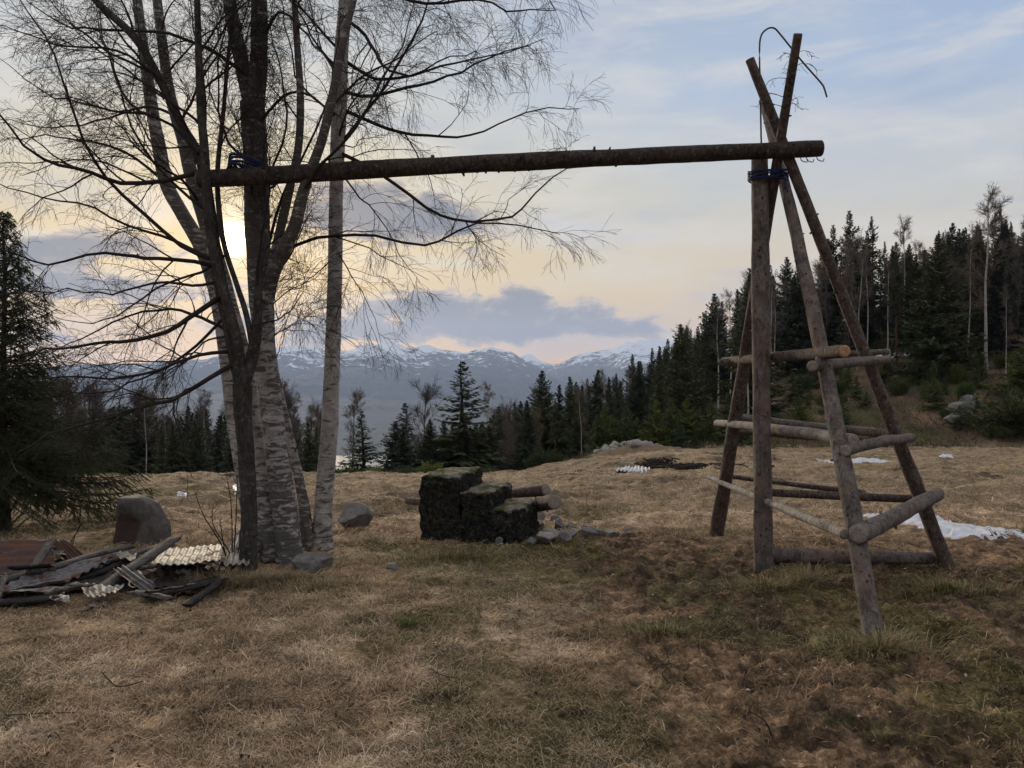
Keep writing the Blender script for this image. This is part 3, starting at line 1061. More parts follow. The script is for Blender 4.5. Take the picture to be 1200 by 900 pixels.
build_tree('birch_tree', 'short slanting birch stem behind the thick birch trunk', 'tree', bF,
           [(pix([(362, 640), (357, 600), (350, 560), (340, 515), (330, 470), (322, 430), (312, 360), (310, 300)], dF, 7.5), [rp(18, dF), rp(14, dF), rp(12, dF), rp(10, dF), rp(8, dF), rp(5, dF)], .25)],
           [(pix([(345, 530), (352, 515), (362, 505), (375, 500)], dF, 7.2), rp(2, dF)),
            (pix([(322, 430), (330, 400), (342, 380)], dF, 7.3), rp(2, dF))],
           (M_BIRCH_OLD, M_TWIG), auto=0, seed=55, density=(3, 2, 2), twlen=(.3, .15, .1))
# ------------------------------------------------------------------ the log frame
def log_part(name, p0, p1, r0, r1, m, parent, cut=None, seed=0, knots=6, bend=.012, peel=True):
    """one log between two points with an uneven surface, knots, and cut ends; world coordinates minus the parent's place"""
    off = np.array(parent.location)
    p0 = np.array(p0) - off
    p1 = np.array(p1) - off
    rg = np.random.default_rng(seed + 100)
    L = np.linalg.norm(p1 - p0)
    K = max(10, int(L / .06))
    t = np.linspace(0, 1, K)[:, None]
    pts = p0 + (p1 - p0) * t
    sd_ = norm(rg.normal(size=3))
    sd_ = sd_ - sd_.dot(norm(p1 - p0)) * norm(p1 - p0)
    pts = pts + sd_ * (np.sin(t * math.pi) * bend * L + .004 * fbm(t * L * 3 + seed, t * 0, 3))
    S = 18
    a = np.linspace(0, 2 * math.pi, S, endpoint=False)
    rad = (r0 + (r1 - r0) * t) * (1 + .13 * fbm(np.cos(a)[None] * 1.4 + t * L * 2.2, np.sin(a)[None] * 1.4 + seed * 5 + t * L, 3))
    mb = MB()
    mb.tubes(pts[None], rad[None], S)
    # knots: short snapped branch stubs
    T = norm(p1 - p0)
    for _ in range(knots):
        i = rg.integers(2, K - 2)
        d = norm(rg.normal(size=3))
        d = norm(d - d.dot(T) * T)
        rr_ = float(r0 + (r1 - r0) * t[i, 0])
        b0 = pts[i] + d * rr_ * .75
        d2 = norm(d + T * rg.uniform(-.2, .6))
        ln = rg.uniform(.25, .55) * rr_ + .006
        kk = np.stack([b0, b0 + d2 * ln * .6, b0 + d2 * ln])
        w_ = rg.uniform(.10, .17) * rr_ + .002
        mb.tubes(kk[None], np.array([[w_ * 1.5, w_, w_ * .7]]), 6, cap=True)
    o = mb.build(name, m, parent)
    if cut is not None:
        for e, c in ((0, p0), (-1, p1)):
            cb = MB()
            ctr = pts[e]
            sgn = -1 if e == 0 else 1
            ring = []
            u = norm(np.cross(T, [0, 0, 1.0]) if abs(T[2]) < .8 else np.cross(T, [1.0, 0, 0]))
            v = np.cross(T, u)
            rm = float(rad[e].mean())
            for k2, (rf, zz) in enumerate(((.97, .001), (.93, .006), (.5, .007), (0.02, .004))):
                for aa in a:
                    ring.append(ctr + T * sgn * zz + (u * math.cos(aa) + v * math.sin(aa)) * rm * rf)
            q = []
            for k2 in range(3):
                for j in range(S):
                    q.append((k2 * S + j, k2 * S + (j + 1) % S, (k2 + 1) * S + (j + 1) % S, (k2 + 1) * S + j))
            cb.add(ring, quads=q)
            cb.build('cut_end', cut, o)
    return o


apex = np.array([2.235, 6.6, 3.42])
FR = empty('log_tower', (2.3, 6.65, 0.0), 'tall tepee-like frame of peeled logs with rungs, lashed together at the top', 'log frame')


def gp(px, py, d):
    p = P(px, py, d)
    return (p[0], p[1], gz(p[0], p[1]) - .08)


p1b = gp(895, 668, 6.62)
log_part('pole', p1b, (P(890, 186, 6.62)), .081, .071, M_LOGGREY, FR, M_CUTGREY, 1, 14, .008)['label'] = 'upright post under the beam with grey bark'
p2b = gp(838, 622, 8.35)
p2t = P(935, 40, 6.05)
log_part('pole', p2b, p2t, .078, .034, M_LOGBROWN, FR, M_CUTGREY, 2, 12, .006)['label'] = 'dark red-brown pole leaning from the far side, reaching highest'
p3b = gp(1028, 757, 4.75)
log_part('pole', p3b, P(895, 118, 7.25), .064, .043, M_LOGGREY, FR, M_CUTGREY, 3, 26, .010)['label'] = 'grey knotty pole planted nearest the viewer'
p4b = gp(1116, 672, 6.65)
log_part('pole', p4b, P(879, 70, 6.42), .064, .038, M_LOGBROWN, FR, M_CUTGREY, 4, 26, .012)['label'] = 'dark brown pole leaning in from the outer side'
# rungs, three levels
RUNGS = [
    ((2.18, 7.95, 1.83), (2.33, 5.42, 1.83), .062, .066, M_LOGBROWN, M_CUT, 0),
    (P(845, 424, 7.75), P(1042, 412, 6.85), .045, .036, M_LOGGREY, M_CUTGREY, 0),
    (P(952, 429, 5.62), P(1040, 421, 6.75), .062, .05, M_LOGGREY, M_CUTGREY, 0),
    ((2.15, 8.12, 1.19), (2.39, 5.42, 1.205), .052, .066, M_LOGPALE, M_CUTGREY, 0),
    (P(868, 489, 8.0), P(1036, 508, 6.72), .060, .062, M_LOGGREY, M_CUTGREY, 0),
    (P(852, 505, 8.05), P(1012, 517, 6.9), .035, .040, M_LOGBROWN, M_CUTGREY, 0),
    (P(991, 528, 5.32), P(1068, 513, 6.75), .062, .056, M_LOGGREY, M_CUTGREY, 0),
    (P(830, 559, 8.45), P(990, 626, 5.1), .035, .048, M_LOGPALE, M_CUTGREY, 0),
    (P(848, 557, 8.3), P(1012, 577, 6.95), .032, .038, M_LOGBROWN, M_CUTGREY, 0),
    (P(903, 577, 6.78), P(1075, 585, 6.78), .050, .052, M_LOGBROWN, M_CUTGREY, 0),
    (P(1006, 626, 5.0), P(1098, 579, 6.72), .078, .072, M_LOGGREY, M_CUTGREY, 0),
    ]
for i, (a_, b_, r0_, r1_, m_, c_, _) in enumerate(RUNGS):
    kf = .82 if i == 10 else .69
    log_part('rung', a_, b_, r0_ * kf, r1_ * kf, m_, FR, c_, 20 + i, 7, .008)
ga = gp(903, 670, 6.72)
gb = gp(1108, 668, 6.76)
log_part('ground_log', (ga[0], ga[1], ga[2] + .14), (gb[0], gb[1], gb[2] + .15), .066, .055, M_LOGGREY, FR, M_CUTGREY, 41, 6, .01)['label'] = 'log lying on the grass between the post and the outer pole'


def strap(name, centre, axis, rx, ry, width, turns, parent, m, seed=0):
    off = np.array(parent.location)
    rg = np.random.default_rng(seed)
    axis = norm(np.array(axis, float))
    u = norm(np.cross(axis, [0, 1.0, .01]))
    v = np.cross(axis, u)
    n = 40 * turns
    t = np.linspace(0, turns * 2 * math.pi, n)
    h = np.linspace(-width / 2, width / 2, n) + .006 * np.sin(t * 2.3)
    pts = np.array(centre) - off + u * (np.cos(t) * rx)[:, None] + v * (np.sin(t) * ry)[:, None] + axis * h[:, None]
    mb = MB()
    mb.tubes(pts[None], np.full((1, n), width / turns * .45), 6)
    # loose tail with a knot
    e = pts[n // 2 - 8]
    kn = [e + np.array([.02 * math.cos(k), -.01 - .01 * math.sin(k), .02 * math.sin(k)]) for k in np.linspace(0, 9, 24)]
    mb.tubes(np.array(kn)[None], np.full((1, 24), .010), 6)
    tl = resample([e, e + np.array([.03, -.05, -.05]), e + np.array([.02, -.06, -.13]), e + np.array([.05, -.05, -.18])], 12)
    mb.tubes(tl[None], np.full((1, 12), .006), 5)
    return mb.build(name, m, parent)


strap('strap', P(900, 207, 6.6), (.0, 0, 1), .165, .13, .085, 5, FR, M_BLUE)
# dead twigs left on the high pole
tb = MB()
off = np.array(FR.location)
q0 = np.array(p2b) * .12 + np.array(p2t) * .88 - off
base_p = np.stack([resample([np.array(P(918, 135, 6.3)) - off, np.array(P(928, 85, 6.15)) - off, np.array(P(933, 50, 6.08)) - off], 8)])
pa, ra = spawn(base_p, np.full((1, 8), .02), 12, .30, (.9, 1.5), K=7, droop=.5, wob=.2, tmin=.0, rratio=.2, rg=np.random.default_rng(3))
ra = np.maximum(ra, .002)
tb.tubes(pa, ra, 4)
pb, rb_ = spawn(pa, ra, 5, .12, (.4, 1.1), K=5, droop=.3, wob=.25, rratio=.7, rg=np.random.default_rng(4))
tb.tubes(pb, np.maximum(rb_, .0016), 3)
tb.build('dead_twigs', M_TWIG, FR)

# the beam from the birch to the frame
pL = P(233, 210, 6.42)
pR = P(962, 174, 6.42)
BEAM = empty('log_beam', pL, 'long horizontal log lashed from the thick birch to the top of the log frame', 'beam')
bm_ = log_part('log', pL, pR, .074, .066, M_BEAM, BEAM, M_CUTGREY, 60, 60, -.004)
strap('strap', P(297, 201, 6.75), (.12, 0, 1), .155, .40, .10, 4, BEAM, M_BLUE, 4)
# small shreds of bark hanging under the beam's free end
sh = MB()
o_ = np.array(BEAM.location)
for (px, py) in ((945, 184), (938, 184), (957, 183)):
    e = np.array(P(px, py, 6.40)) - o_
    c_ = resample([e, e + np.array([.01, 0, -.03]), e + np.array([.05, -.01, -.045]), e + np.array([.06, 0, -.02])], 8)
    sh.tubes(c_[None], np.full((1, 8), .004), 4)
sh.build('bark_shred', M_TWIG, BEAM)

# bent steel rod hung over the crossing
rod = [(893, 190), (892, 165), (891, 110), (890, 60), (892, 42), (899, 34), (907, 33), (915, 41), (940, 72), (962, 97), (966, 104), (969, 114)]
rp_ = resample([P(a, b, 6.50) for a, b in rod], 60)
mb = MB()
mb.tubes(rp_[None], np.full((1, 60), .0075), 8, cap=True)
o = mb.build('bent_rod', M_ROD)
tag(o, 'thin steel rod bent over like a hook above the top of the log frame', 'metal rod')


# ------------------------------------------------------------------ stones
def rock_mesh(mb, c, s, seed, rot=0, cuts=7, sub=4, rough=.05, sink=.25, flat_top=None):
    """an angular stone: a sphere cut by planes, then roughened"""
    rg = np.random.default_rng(seed)
    import bmesh
    bm = bmesh.new()
    bmesh.ops.create_icosphere(bm, subdivisions=sub, radius=1)
    v = np.array([x.co[:] for x in bm.verts])
    f = np.array([[x.index for x in fc.verts] for fc in bm.faces])
    bm.free()
    v = np.sign(v) * np.abs(v) ** .7
    v[:, :2] *= (1 + .3 * np.clip(-v[:, 2:3], -.6, 1))
    for k in range(cuts):
        n = norm(rg.normal(size=3) * [1, 1, .75])
        if flat_top is not None and k == 0:
            n = norm(np.array(flat_top))
        d = rg.uniform(.5, .85)
        ex = np.maximum(v @ n - d, 0)
        v = v - ex[:, None] * n
    v = v + norm(v) * (rough * fbm(v[:, 0] * 2.3 + seed, v[:, 1] * 2.3 + v[:, 2] * 1.7, 4, .6))[:, None]
    v = v * np.array(s)
    cr, sr = math.cos(rot), math.sin(rot)
    v = np.stack([v[:, 0] * cr - v[:, 1] * sr, v[:, 0] * sr + v[:, 1] * cr, v[:, 2]], -1)
    lo = v[:, 2].min()
    v[:, 2] -= lo + sink * (v[:, 2].max() - lo)
    mb.add(v + np.array(c), tris=f)


def stone(px, py, w_, h_, dp_, seed, label, m=M_ROCK, rot=0, cuts=7, name='boulder', cat='boulder', group=None, flat=None, z=None, d=None, sink=.2):
    g = G(px, py)
    if d is not None:
        g = P(px, py, d)
    mb = MB()
    rock_mesh(mb, (0, 0, 0), (w_ / 2 * 1.15, dp_ / 2 * 1.15, h_ / 2 * 1.25), seed, rot, cuts, flat_top=flat, sink=sink, sub=4)
    yy = g[1] + dp_ * .4
    xx = g[0] * yy / g[1]
    o = mb.build(name, m, loc=(xx, yy, gz(xx, yy) if z is None else z), smooth=False)
    return tag(o, label, cat, group)


# boulder left, with a dark red hollow face: outline as rings
def big_boulder():
    g = G(155, 640)
    d = g[1]
    mb = MB()
    S = 40
    a = np.linspace(0, 2 * math.pi, S, endpoint=False)
    sc_ = d / F
    rings = []
    prof = [(-.05, 1.02, 0), (.12, 1.0, 0), (.30, .99, .01), (.48, .93, .0), (.52, .87, 0), (.72, .82, -.01), (.88, .74, -.015), (.96, .70, -.02), (1.0, .60, -.02), (1.01, .3, -.02), (1.02, 0.01, -.02)]
    Hh = 58 * sc_
    for (t, k, ox) in prof:
        ca, sa = np.cos(a), np.sin(a)
        e = .5
        x_ = np.sign(ca) * np.abs(ca) ** e * 32 * sc_ * k + ox
        y_ = np.sign(sa) * np.abs(sa) ** e * 24 * sc_ * k
        z_ = np.full(S, t * Hh) * (1 - .10 * (x_ > 0.1) * t)
        rings.append(np.stack([x_, y_, z_], -1))
    v = np.array(rings)
    n = fbm(v[..., 0] * 5 + 3, v[..., 1] * 5 + v[..., 2] * 4, 4, .6)
    n6 = fbm(v[..., 0] * 14 + 3, v[..., 1] * 14 + v[..., 2] * 12, 3, .6)
    v[..., 0] += n * .06 + n6 * .012
    v[..., 1] += n * .05 + n6 * .012
    v[..., 2] += n * .02
    # shallow hollow on the front-left
    hol = np.exp(-(((v[..., 0] + .08) / .17) ** 2 + ((v[..., 2] - .16) / .17) ** 2)) * (v[..., 1] < 0)
    v[..., 1] += hol * .09
    k = len(prof)
    q = [(i * S + j, i * S + (j + 1) % S, (i + 1) * S + (j + 1) % S, (i + 1) * S + j) for i in range(k - 1) for j in range(S)]
    mb.add(v.reshape(-1, 3), quads=q)
    o = mb.build('boulder', M_ROCKRED, loc=(g[0], g[1] + .2, g[2] - .03))
    md = o.modifiers.new('s', 'SUBSURF')
    md.levels = md.render_levels = 2
    o['label'] = 'standing boulder with a dark red hollow face, beside the spruce'
    o['category'] = 'boulder'


big_boulder()
stone(415, 620, .44, .34, .38, 5, 'low angular grey boulder lying behind the slim birch', rot=.5, cuts=9, flat=(-.5, -.4, .75), sink=.3)
stone(367, 672, .36, .18, .22, 12, 'square grey stone at the foot of the slim birch', rot=.1, cuts=10, flat=(0, -.3, .95), sink=.3)
stone(461, 668, .15, .08, .12, 17, 'small purplish stone alone in the mossy grass', rot=.3, cuts=8)
for i, (px, py) in enumerate(((92, 592), (238, 600), (700, 604), (848, 655), (1190, 560))):
    pass

# ------------------------------------------------------------------ concrete steps
gs = (-.865, 7.82)
STEPS = empty('concrete_steps', (-.40, 8.2, gz(-.45, 8.0)), 'mossy concrete block of three steps standing alone in the field', 'steps', rz=R(-14))


def slab(name, x0_, x1_, z1_, y0_=-.40, y1_=.44, z0_=-.12, seed=0, lab=None):
    nx, ny, nz = 14, 22, 18
    mb = MB()

    def face(o_, u, v, nu, nv):
        o_, u, v = map(np.array, (o_, u, v))
        a_, b_ = np.meshgrid(np.linspace(0, 1, nu), np.linspace(0, 1, nv))
        pts = o_ + a_[..., None] * u + b_[..., None] * v
        i_ = np.arange(nu * nv).reshape(nv, nu)
        mb.add(pts.reshape(-1, 3), quads=np.stack([i_[:-1, :-1], i_[:-1, 1:], i_[1:, 1:], i_[1:, :-1]], -1).reshape(-1, 4))
    w_, d_, h_ = x1_ - x0_, y1_ - y0_, z1_ - z0_
    N1 = 26
    face((x0_, y0_, z0_), (w_, 0, 0), (0, 0, h_), N1, N1)
    face((x1_, y0_, z0_), (0, d_, 0), (0, 0, h_), N1 + 6, N1)
    face((x1_, y1_, z0_), (-w_, 0, 0), (0, 0, h_), N1, N1)
    face((x0_, y1_, z0_), (0, -d_, 0), (0, 0, h_), N1 + 6, N1)
    face((x0_, y0_, z1_), (w_, 0, 0), (0, d_, 0), N1, N1 + 6)
    v = np.concatenate(mb.v)
    # worn corners and pitted faces, the same at coincident points
    k = 1 + .0 * v[:, 0]
    nx_ = fbm(v[:, 1] * 6 + seed, v[:, 2] * 6, 4, .6)
    ny_ = fbm(v[:, 0] * 6 + seed + 9, v[:, 2] * 6, 4, .6)
    nz_ = fbm(v[:, 0] * 5 + seed + 5, v[:, 1] * 5, 4, .6)
    n5 = fbm(v[:, 0] * 17 + v[:, 2] * 13 + seed, v[:, 1] * 17 - v[:, 2] * 15, 4, .7)
    v = v + np.stack([nx_ * .04 + n5 * .02, ny_ * .04 + n5 * .02, nz_ * .022 + n5 * .010], -1).astype(np.float32)
    # round the top edges
    dx = np.minimum(v[:, 0] - x0_, x1_ - v[:, 0])
    dy = np.minimum(v[:, 1] - y0_, y1_ - v[:, 1])
    e = np.minimum(dx, dy)
    drop = np.where(v[:, 2] > z1_ - .03, (.03 + .03 * fbm(v[:, 0] * 9, v[:, 1] * 9, 3)) * np.exp(-np.maximum(e, 0) / .02), 0)
    v[:, 2] -= drop
    m2 = MB()
    m2.add(v, quads=np.concatenate(mb.q))
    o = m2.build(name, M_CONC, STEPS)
    md = o.modifiers.new('w', 'WELD')
    md.merge_threshold = .002
    if lab:
        o['label'] = lab


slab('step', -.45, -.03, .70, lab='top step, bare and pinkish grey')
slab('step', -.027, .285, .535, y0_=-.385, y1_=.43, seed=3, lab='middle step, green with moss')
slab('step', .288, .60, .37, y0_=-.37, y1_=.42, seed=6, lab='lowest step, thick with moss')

# stones crumbled round the foot of the steps
rg = np.random.default_rng(77)
rub = [(612, 628, .13, .09), (630, 622, .15, .10), (645, 632, .20, .08), (655, 622, .12, .10), (640, 640, .26, .09), (622, 640, .12, .07),
       (662, 634, .10, .08), (598, 636, .09, .06), (672, 628, .09, .06), (650, 612, .16, .11), (634, 610, .12, .10), (585, 640, .10, .06), (668, 618, .08, .06), (618, 616, .10, .09)]
for i, (px, py, w_, h_) in enumerate(rub):
    stone(px, py, w_ * 1.15, h_ * 1.3, w_ * .9, 200 + i, 'crumbled stone in the heap at the foot of the concrete steps', m=M_STONE if i % 2 == 0 else M_ROCK,
          rot=rg.uniform(0, 3), cuts=9, name='rubble_stone', cat='stone', group='crumbled stones at the foot of the steps', sink=.1)
for i, (px, py, w_, h_) in enumerate([(690, 628, .22, .07), (702, 624, .14, .08), (716, 628, .20, .05), (736, 622, .12, .05), (686, 620, .10, .05)]):
    stone(px, py, w_, h_, w_ * .6, 260 + i, 'flat earthy stone half sunk in the churned ground right of the steps', m=M_ROCK, rot=rg.uniform(0, 3), cuts=8,
          name='sunken_stone', cat='stone', group='half sunk stones right of the steps', sink=.45)


def log_thing(name, label, a_, b_, r0_, r1_, m_, c_, seed):
    E = empty(name, a_, label, 'log')
    log_part('bark', a_, b_, r0_, r1_, m_, E, c_, seed, 4, .005)


log_thing('log', 'upper round log lying behind the concrete steps, its top pale', P(600, 578, 9.0), P(640, 574, 8.55), .055, .065, M_LOGBROWN, M_CUTGREY, 71)
log_thing('log', 'lower thick log end beside the lowest concrete step', P(620, 594, 8.8), P(650, 588, 8.1), .07, .085, M_LOGBROWN, M_CUTGREY, 72)
log_thing('log', 'short red-brown log in the straw left of the concrete steps', P(478, 587, 10.2), P(499, 589, 9.9), .045, .04, M_LOGBROWN, M_CUTGREY, 73)

# ------------------------------------------------------------------ the scrap heap
def sheet(name, corners, m, label, nw=8, amp=.012, along='v', sag=0.0, curl=0.0, thick=.0025, seed=0, cat='metal sheet', ragged=.0, crumple=.01):
    """corners: near-left, near-right, far-right, far-left (world). Ridges run along v (near to far) or u."""
    a, b, c, d = [np.array(q, float) for q in corners]
    nu = nw * 8 + 1 if along == 'v' else 24
    nv = 24 if along == 'v' else nw * 8 + 1
    u, v = np.meshgrid(np.linspace(0, 1, nu), np.linspace(0, 1, nv))
    U = u[..., None]
    V = v[..., None]
    p = (a * (1 - U) + b * U) * (1 - V) + (d * (1 - U) + c * U) * V
    n = norm(np.cross(b - a, d - a))
    if n[2] < 0:
        n = -n
    w_ = (u if along == 'v' else v) * nw * 2 * math.pi
    off = amp * np.cos(w_) - sag * np.sin(u * math.pi) * np.sin(v * math.pi) + curl * (1 - v) ** 2 * 1.0
    off = off + crumple * fbm(u * 3 + seed, v * 3 + seed * 2, 3) * 2
    p = p + n * off[..., None]
    if ragged:
        e = ragged * fbm(u * 9 + seed, v * 0 + .5, 3)
        p = p + norm(d - a) * (e * (1 - v) ** 3)[..., None]
    org = p.reshape(-1, 3).mean(0)
    i_ = np.arange(nu * nv).reshape(nv, nu)
    mb = MB()
    mb.add(p.reshape(-1, 3) - org, quads=np.stack([i_[:-1, :-1], i_[:-1, 1:], i_[1:, 1:], i_[1:, :-1]], -1).reshape(-1, 4))
    o = mb.build(name, m, loc=tuple(org))
    md = o.modifiers.new('t', 'SOLIDIFY')
    md.thickness = thick
    return tag(o, label, cat)


sheet('corrugated_sheet', [P(177, 662, 6.11), P(258, 655, 6.06), P(263, 636, 7.01), P(192, 642, 7.06)], M_SHEET,
      'brightest corrugated sheet lying on top of the heap, its ribs facing out', nw=9, amp=.0065, sag=.01, seed=1, ragged=.04)
sheet('corrugated_sheet', [P(102, 704, 5.48), P(139, 701, 5.48), P(146, 687, 5.75), P(92, 682, 5.84)], M_SHEET,
      'small curled corrugated scrap at the front of the heap', nw=6, amp=.007, curl=.04, seed=2, ragged=.05)
sheet('corrugated_sheet', [P(262, 662, 6.24), P(292, 662, 6.29), P(298, 618, 7.24), P(276, 622, 7.24)], M_SHEET,
      'corrugated sheet leaning behind the foot of the dark forked tree', nw=4, amp=.009, seed=3)
sheet('corrugated_sheet', [P(180, 706, 5.57), P(184, 690, 5.70), P(150, 662, 6.24), P(133, 668, 5.97)], M_SHEETDARK,
      'narrow sheet with a turned up bright edge in the middle of the heap', nw=3, amp=.012, curl=.05, seed=4)
sheet('corrugated_sheet', [P(185, 700, 5.66), P(258, 690, 5.70), P(258, 662, 6.33), P(160, 668, 6.33)], M_SHEETRED,
      'rusty brown sheet sagging under the brightest one', nw=7, amp=.008, sag=.10, seed=5, ragged=.12)
sheet('roof_panel', [P(-40, 676, 6.33), P(66, 668, 6.33), P(60, 633, 6.83), P(-40, 636, 6.79)], M_SHEETRED,
      'dark red panel lying at the left end of the heap under the spruce', nw=5, amp=.006, along='u', seed=6)
sheet('roof_panel', [P(-60, 648, 6.65), P(78, 652, 6.61), P(62, 632, 7.15), P(-60, 634, 7.15)], M_SHEETDARK,
      'blue grey panel over the dark red one at the left end of the heap', nw=4, amp=.006, along='u', seed=7)
sheet('corrugated_sheet', [P(84, 668, 6.43), P(106, 656, 6.61), P(74, 632, 7.06), P(60, 634, 6.88)], M_SHEETRED,
      'brownish ribbed flap folded down at the corner of the blue grey panel', nw=5, amp=.012, seed=8)
sheet('corrugated_sheet', [P(-30, 700, 5.61), P(75, 682, 5.88), P(138, 650, 6.61), P(50, 668, 6.43)], M_SHEETDARK,
      'long grey sheet slanting across the left half of the heap', nw=6, amp=.014, along='u', sag=.03, seed=9, ragged=.04)
sheet('corrugated_sheet', [P(8, 694, 5.61), P(72, 694, 5.66), P(92, 684, 5.97), P(20, 688, 5.97)], M_SHEET,
      'thin bright edged strip under the long grey sheet', nw=3, amp=.008, along='u', seed=10)
sheet('metal_scrap', [P(58, 703, 5.52), P(82, 704, 5.48), P(80, 698, 5.66), P(60, 698, 5.61)], M_SHEET, 'small pale scrap in the grass before the long grey sheet', nw=2, amp=.006, seed=11)
sheet('metal_scrap', [P(95, 716, 5.34), P(132, 709, 5.43), P(134, 704, 5.57), P(100, 710, 5.52)], M_SHEET, 'torn pale strip of metal lowest in the grass before the curled scrap', nw=3, amp=.01, seed=12, ragged=.06)
sheet('metal_scrap', [P(205, 672, 6.15), P(222, 673, 6.15), P(224, 668, 6.24), P(208, 667, 6.24)], M_SHEET, 'bright sliver of metal under the brightest sheet', nw=2, amp=.006, seed=13)
sheet('metal_scrap', [P(240, 668, 5.97), P(258, 664, 5.97), P(259, 659, 6.15), P(246, 662, 6.15)], M_SHEET, 'bent bright scrap at the right end of the heap', nw=2, amp=.012, seed=14)
sheet('metal_scrap', [P(136, 652, 6.52), P(158, 656, 6.33), P(160, 650, 6.70), P(140, 648, 6.79)], M_SHEET, 'little shiny piece beside the long slanting board', nw=2, amp=.008, seed=15)


sheet('corrugated_sheet', [P(15, 682, 6.15), P(110, 676, 6.2), P(135, 652, 6.75), P(40, 658, 6.7)], M_SHEETDARK,
      'broad dull sheet in the middle of the left half of the heap', nw=9, amp=.007, sag=.05, seed=19, ragged=.08)
sheet('corrugated_sheet', [P(150, 690, 5.85), P(235, 684, 5.95), P(228, 664, 6.4), P(150, 666, 6.4)], M_SHEETDARK,
      'blackened sheet half covering the hollow at the front of the heap', nw=8, amp=.008, sag=.06, seed=22, ragged=.12)
sheet('corrugated_sheet', [P(-30, 704, 5.75), P(50, 700, 5.8), P(60, 682, 6.1), P(-20, 684, 6.1)], M_SHEETRED,
      'rusted sheet lying flat at the lower left edge of the heap', nw=7, amp=.007, seed=23, ragged=.1)


def board(p0, p1, w_, t_, label, m=M_BOARD, roll=0.0, seed=0):
    p0, p1 = np.array(p0), np.array(p1)
    T = norm(p1 - p0)
    u = norm(np.cross(T, [0, 0, 1.0]))
    v = norm(np.cross(u, T))
    u, v = u * math.cos(roll) + v * math.sin(roll), v * math.cos(roll) - u * math.sin(roll)
    K = 14
    mb = MB()
    t = np.linspace(0, 1, K)
    c = p0 + (p1 - p0) * t[:, None]
    n = fbm(t * 4 + seed, t * 0 + seed, 3)
    c = c + v * (n * .012)[:, None]
    ring = []
    for su, sv in ((-1, -1), (1, -1), (1, 1), (-1, 1)):
        ww = w_ / 2 * (1 + .08 * fbm(t * 9 + su * 3 + seed, t * 0, 3))
        ring.append(c + u * (su * ww)[:, None] + v * sv * t_ / 2)
    vv = np.stack(ring, 1)
    vv[0] += T * rg.uniform(-.03, .03, 4)[:, None]
    vv[-1] += T * rg.uniform(-.05, .05, 4)[:, None]
    org = vv.reshape(-1, 3).mean(0)
    q = [(k * 4 + j, k * 4 + (j + 1) % 4, (k + 1) * 4 + (j + 1) % 4, (k + 1) * 4 + j) for k in range(K - 1) for j in range(4)]
    q += [(3, 2, 1, 0), ((K - 1) * 4, (K - 1) * 4 + 1, (K - 1) * 4 + 2, (K - 1) * 4 + 3)]
    mb.add(vv.reshape(-1, 3) - org, quads=q)
    o = mb.build('board', m, loc=tuple(org), smooth=False)
    return tag(o, label, 'board')


board(P(118, 690, 5.84), P(207, 629, 6.70), .10, .03, 'long grey board sticking up highest out of the heap', seed=1)
board(P(-20, 684, 5.97), P(152, 640, 6.97), .09, .03, 'grey board lying along the top of the long grey sheet', seed=2)
board(P(36, 672, 6.15), P(60, 634, 6.52), .07, .03, 'short pale board leaning on the blue grey panel', seed=3)
board(P(60, 690, 5.88), P(180, 648, 6.88), .08, .03, 'dark board just below the long grey board', m=M_BOARDDARK, seed=4)
board(P(-30, 708, 5.48), P(70, 700, 5.61), .13, .02, 'charred board lying lowest at the left front of the heap', m=M_BOARDDARK, seed=5)
board(P(165, 698, 5.61), P(262, 678, 5.97), .15, .02, 'charred board across the front under the sagging sheet', m=M_BOARDDARK, seed=6)
board(P(216, 712, 5.38), P(262, 678, 5.88), .06, .022, 'black broken board end pointing to the grass at the right', m=M_BOARDDARK, seed=7)
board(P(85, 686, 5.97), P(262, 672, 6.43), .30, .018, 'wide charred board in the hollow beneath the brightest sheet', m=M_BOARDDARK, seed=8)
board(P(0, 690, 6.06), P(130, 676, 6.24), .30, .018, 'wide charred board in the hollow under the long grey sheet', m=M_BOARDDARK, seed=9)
board(P(70, 672, 6.33), P(200, 638, 7.15), .10, .03, 'grey board partly buried in dry litter behind the long one', seed=10)
board(P(-2, 700, 5.38), P(8, 672, 5.70), .03, .02, 'thin upright lath at the left front corner of the heap', seed=12)
rgh = np.random.default_rng(5)
for k in range(6):
    px, py = rgh.uniform(5, 190), rgh.uniform(664, 700)
    d = 1.45 * F / (py - 450)
    an = rgh.normal() * .5
    Lh = rgh.uniform(.2, .42)
    q0_ = np.array(P(px, py, d))
    q1_ = q0_ + np.array([math.cos(an) * Lh, math.sin(an) * Lh * .6, rgh.uniform(-.05, .10)])
    o = board(q0_, q1_, rgh.uniform(.03, .09), .015, 'splintered dark board piece in the tangle of the scrap heap', m=M_BOARDDARK if k % 3 else M_BOARD, roll=rgh.uniform(-.6, .6), seed=40 + k)
    o['group'] = 'splintered board pieces in the scrap heap'
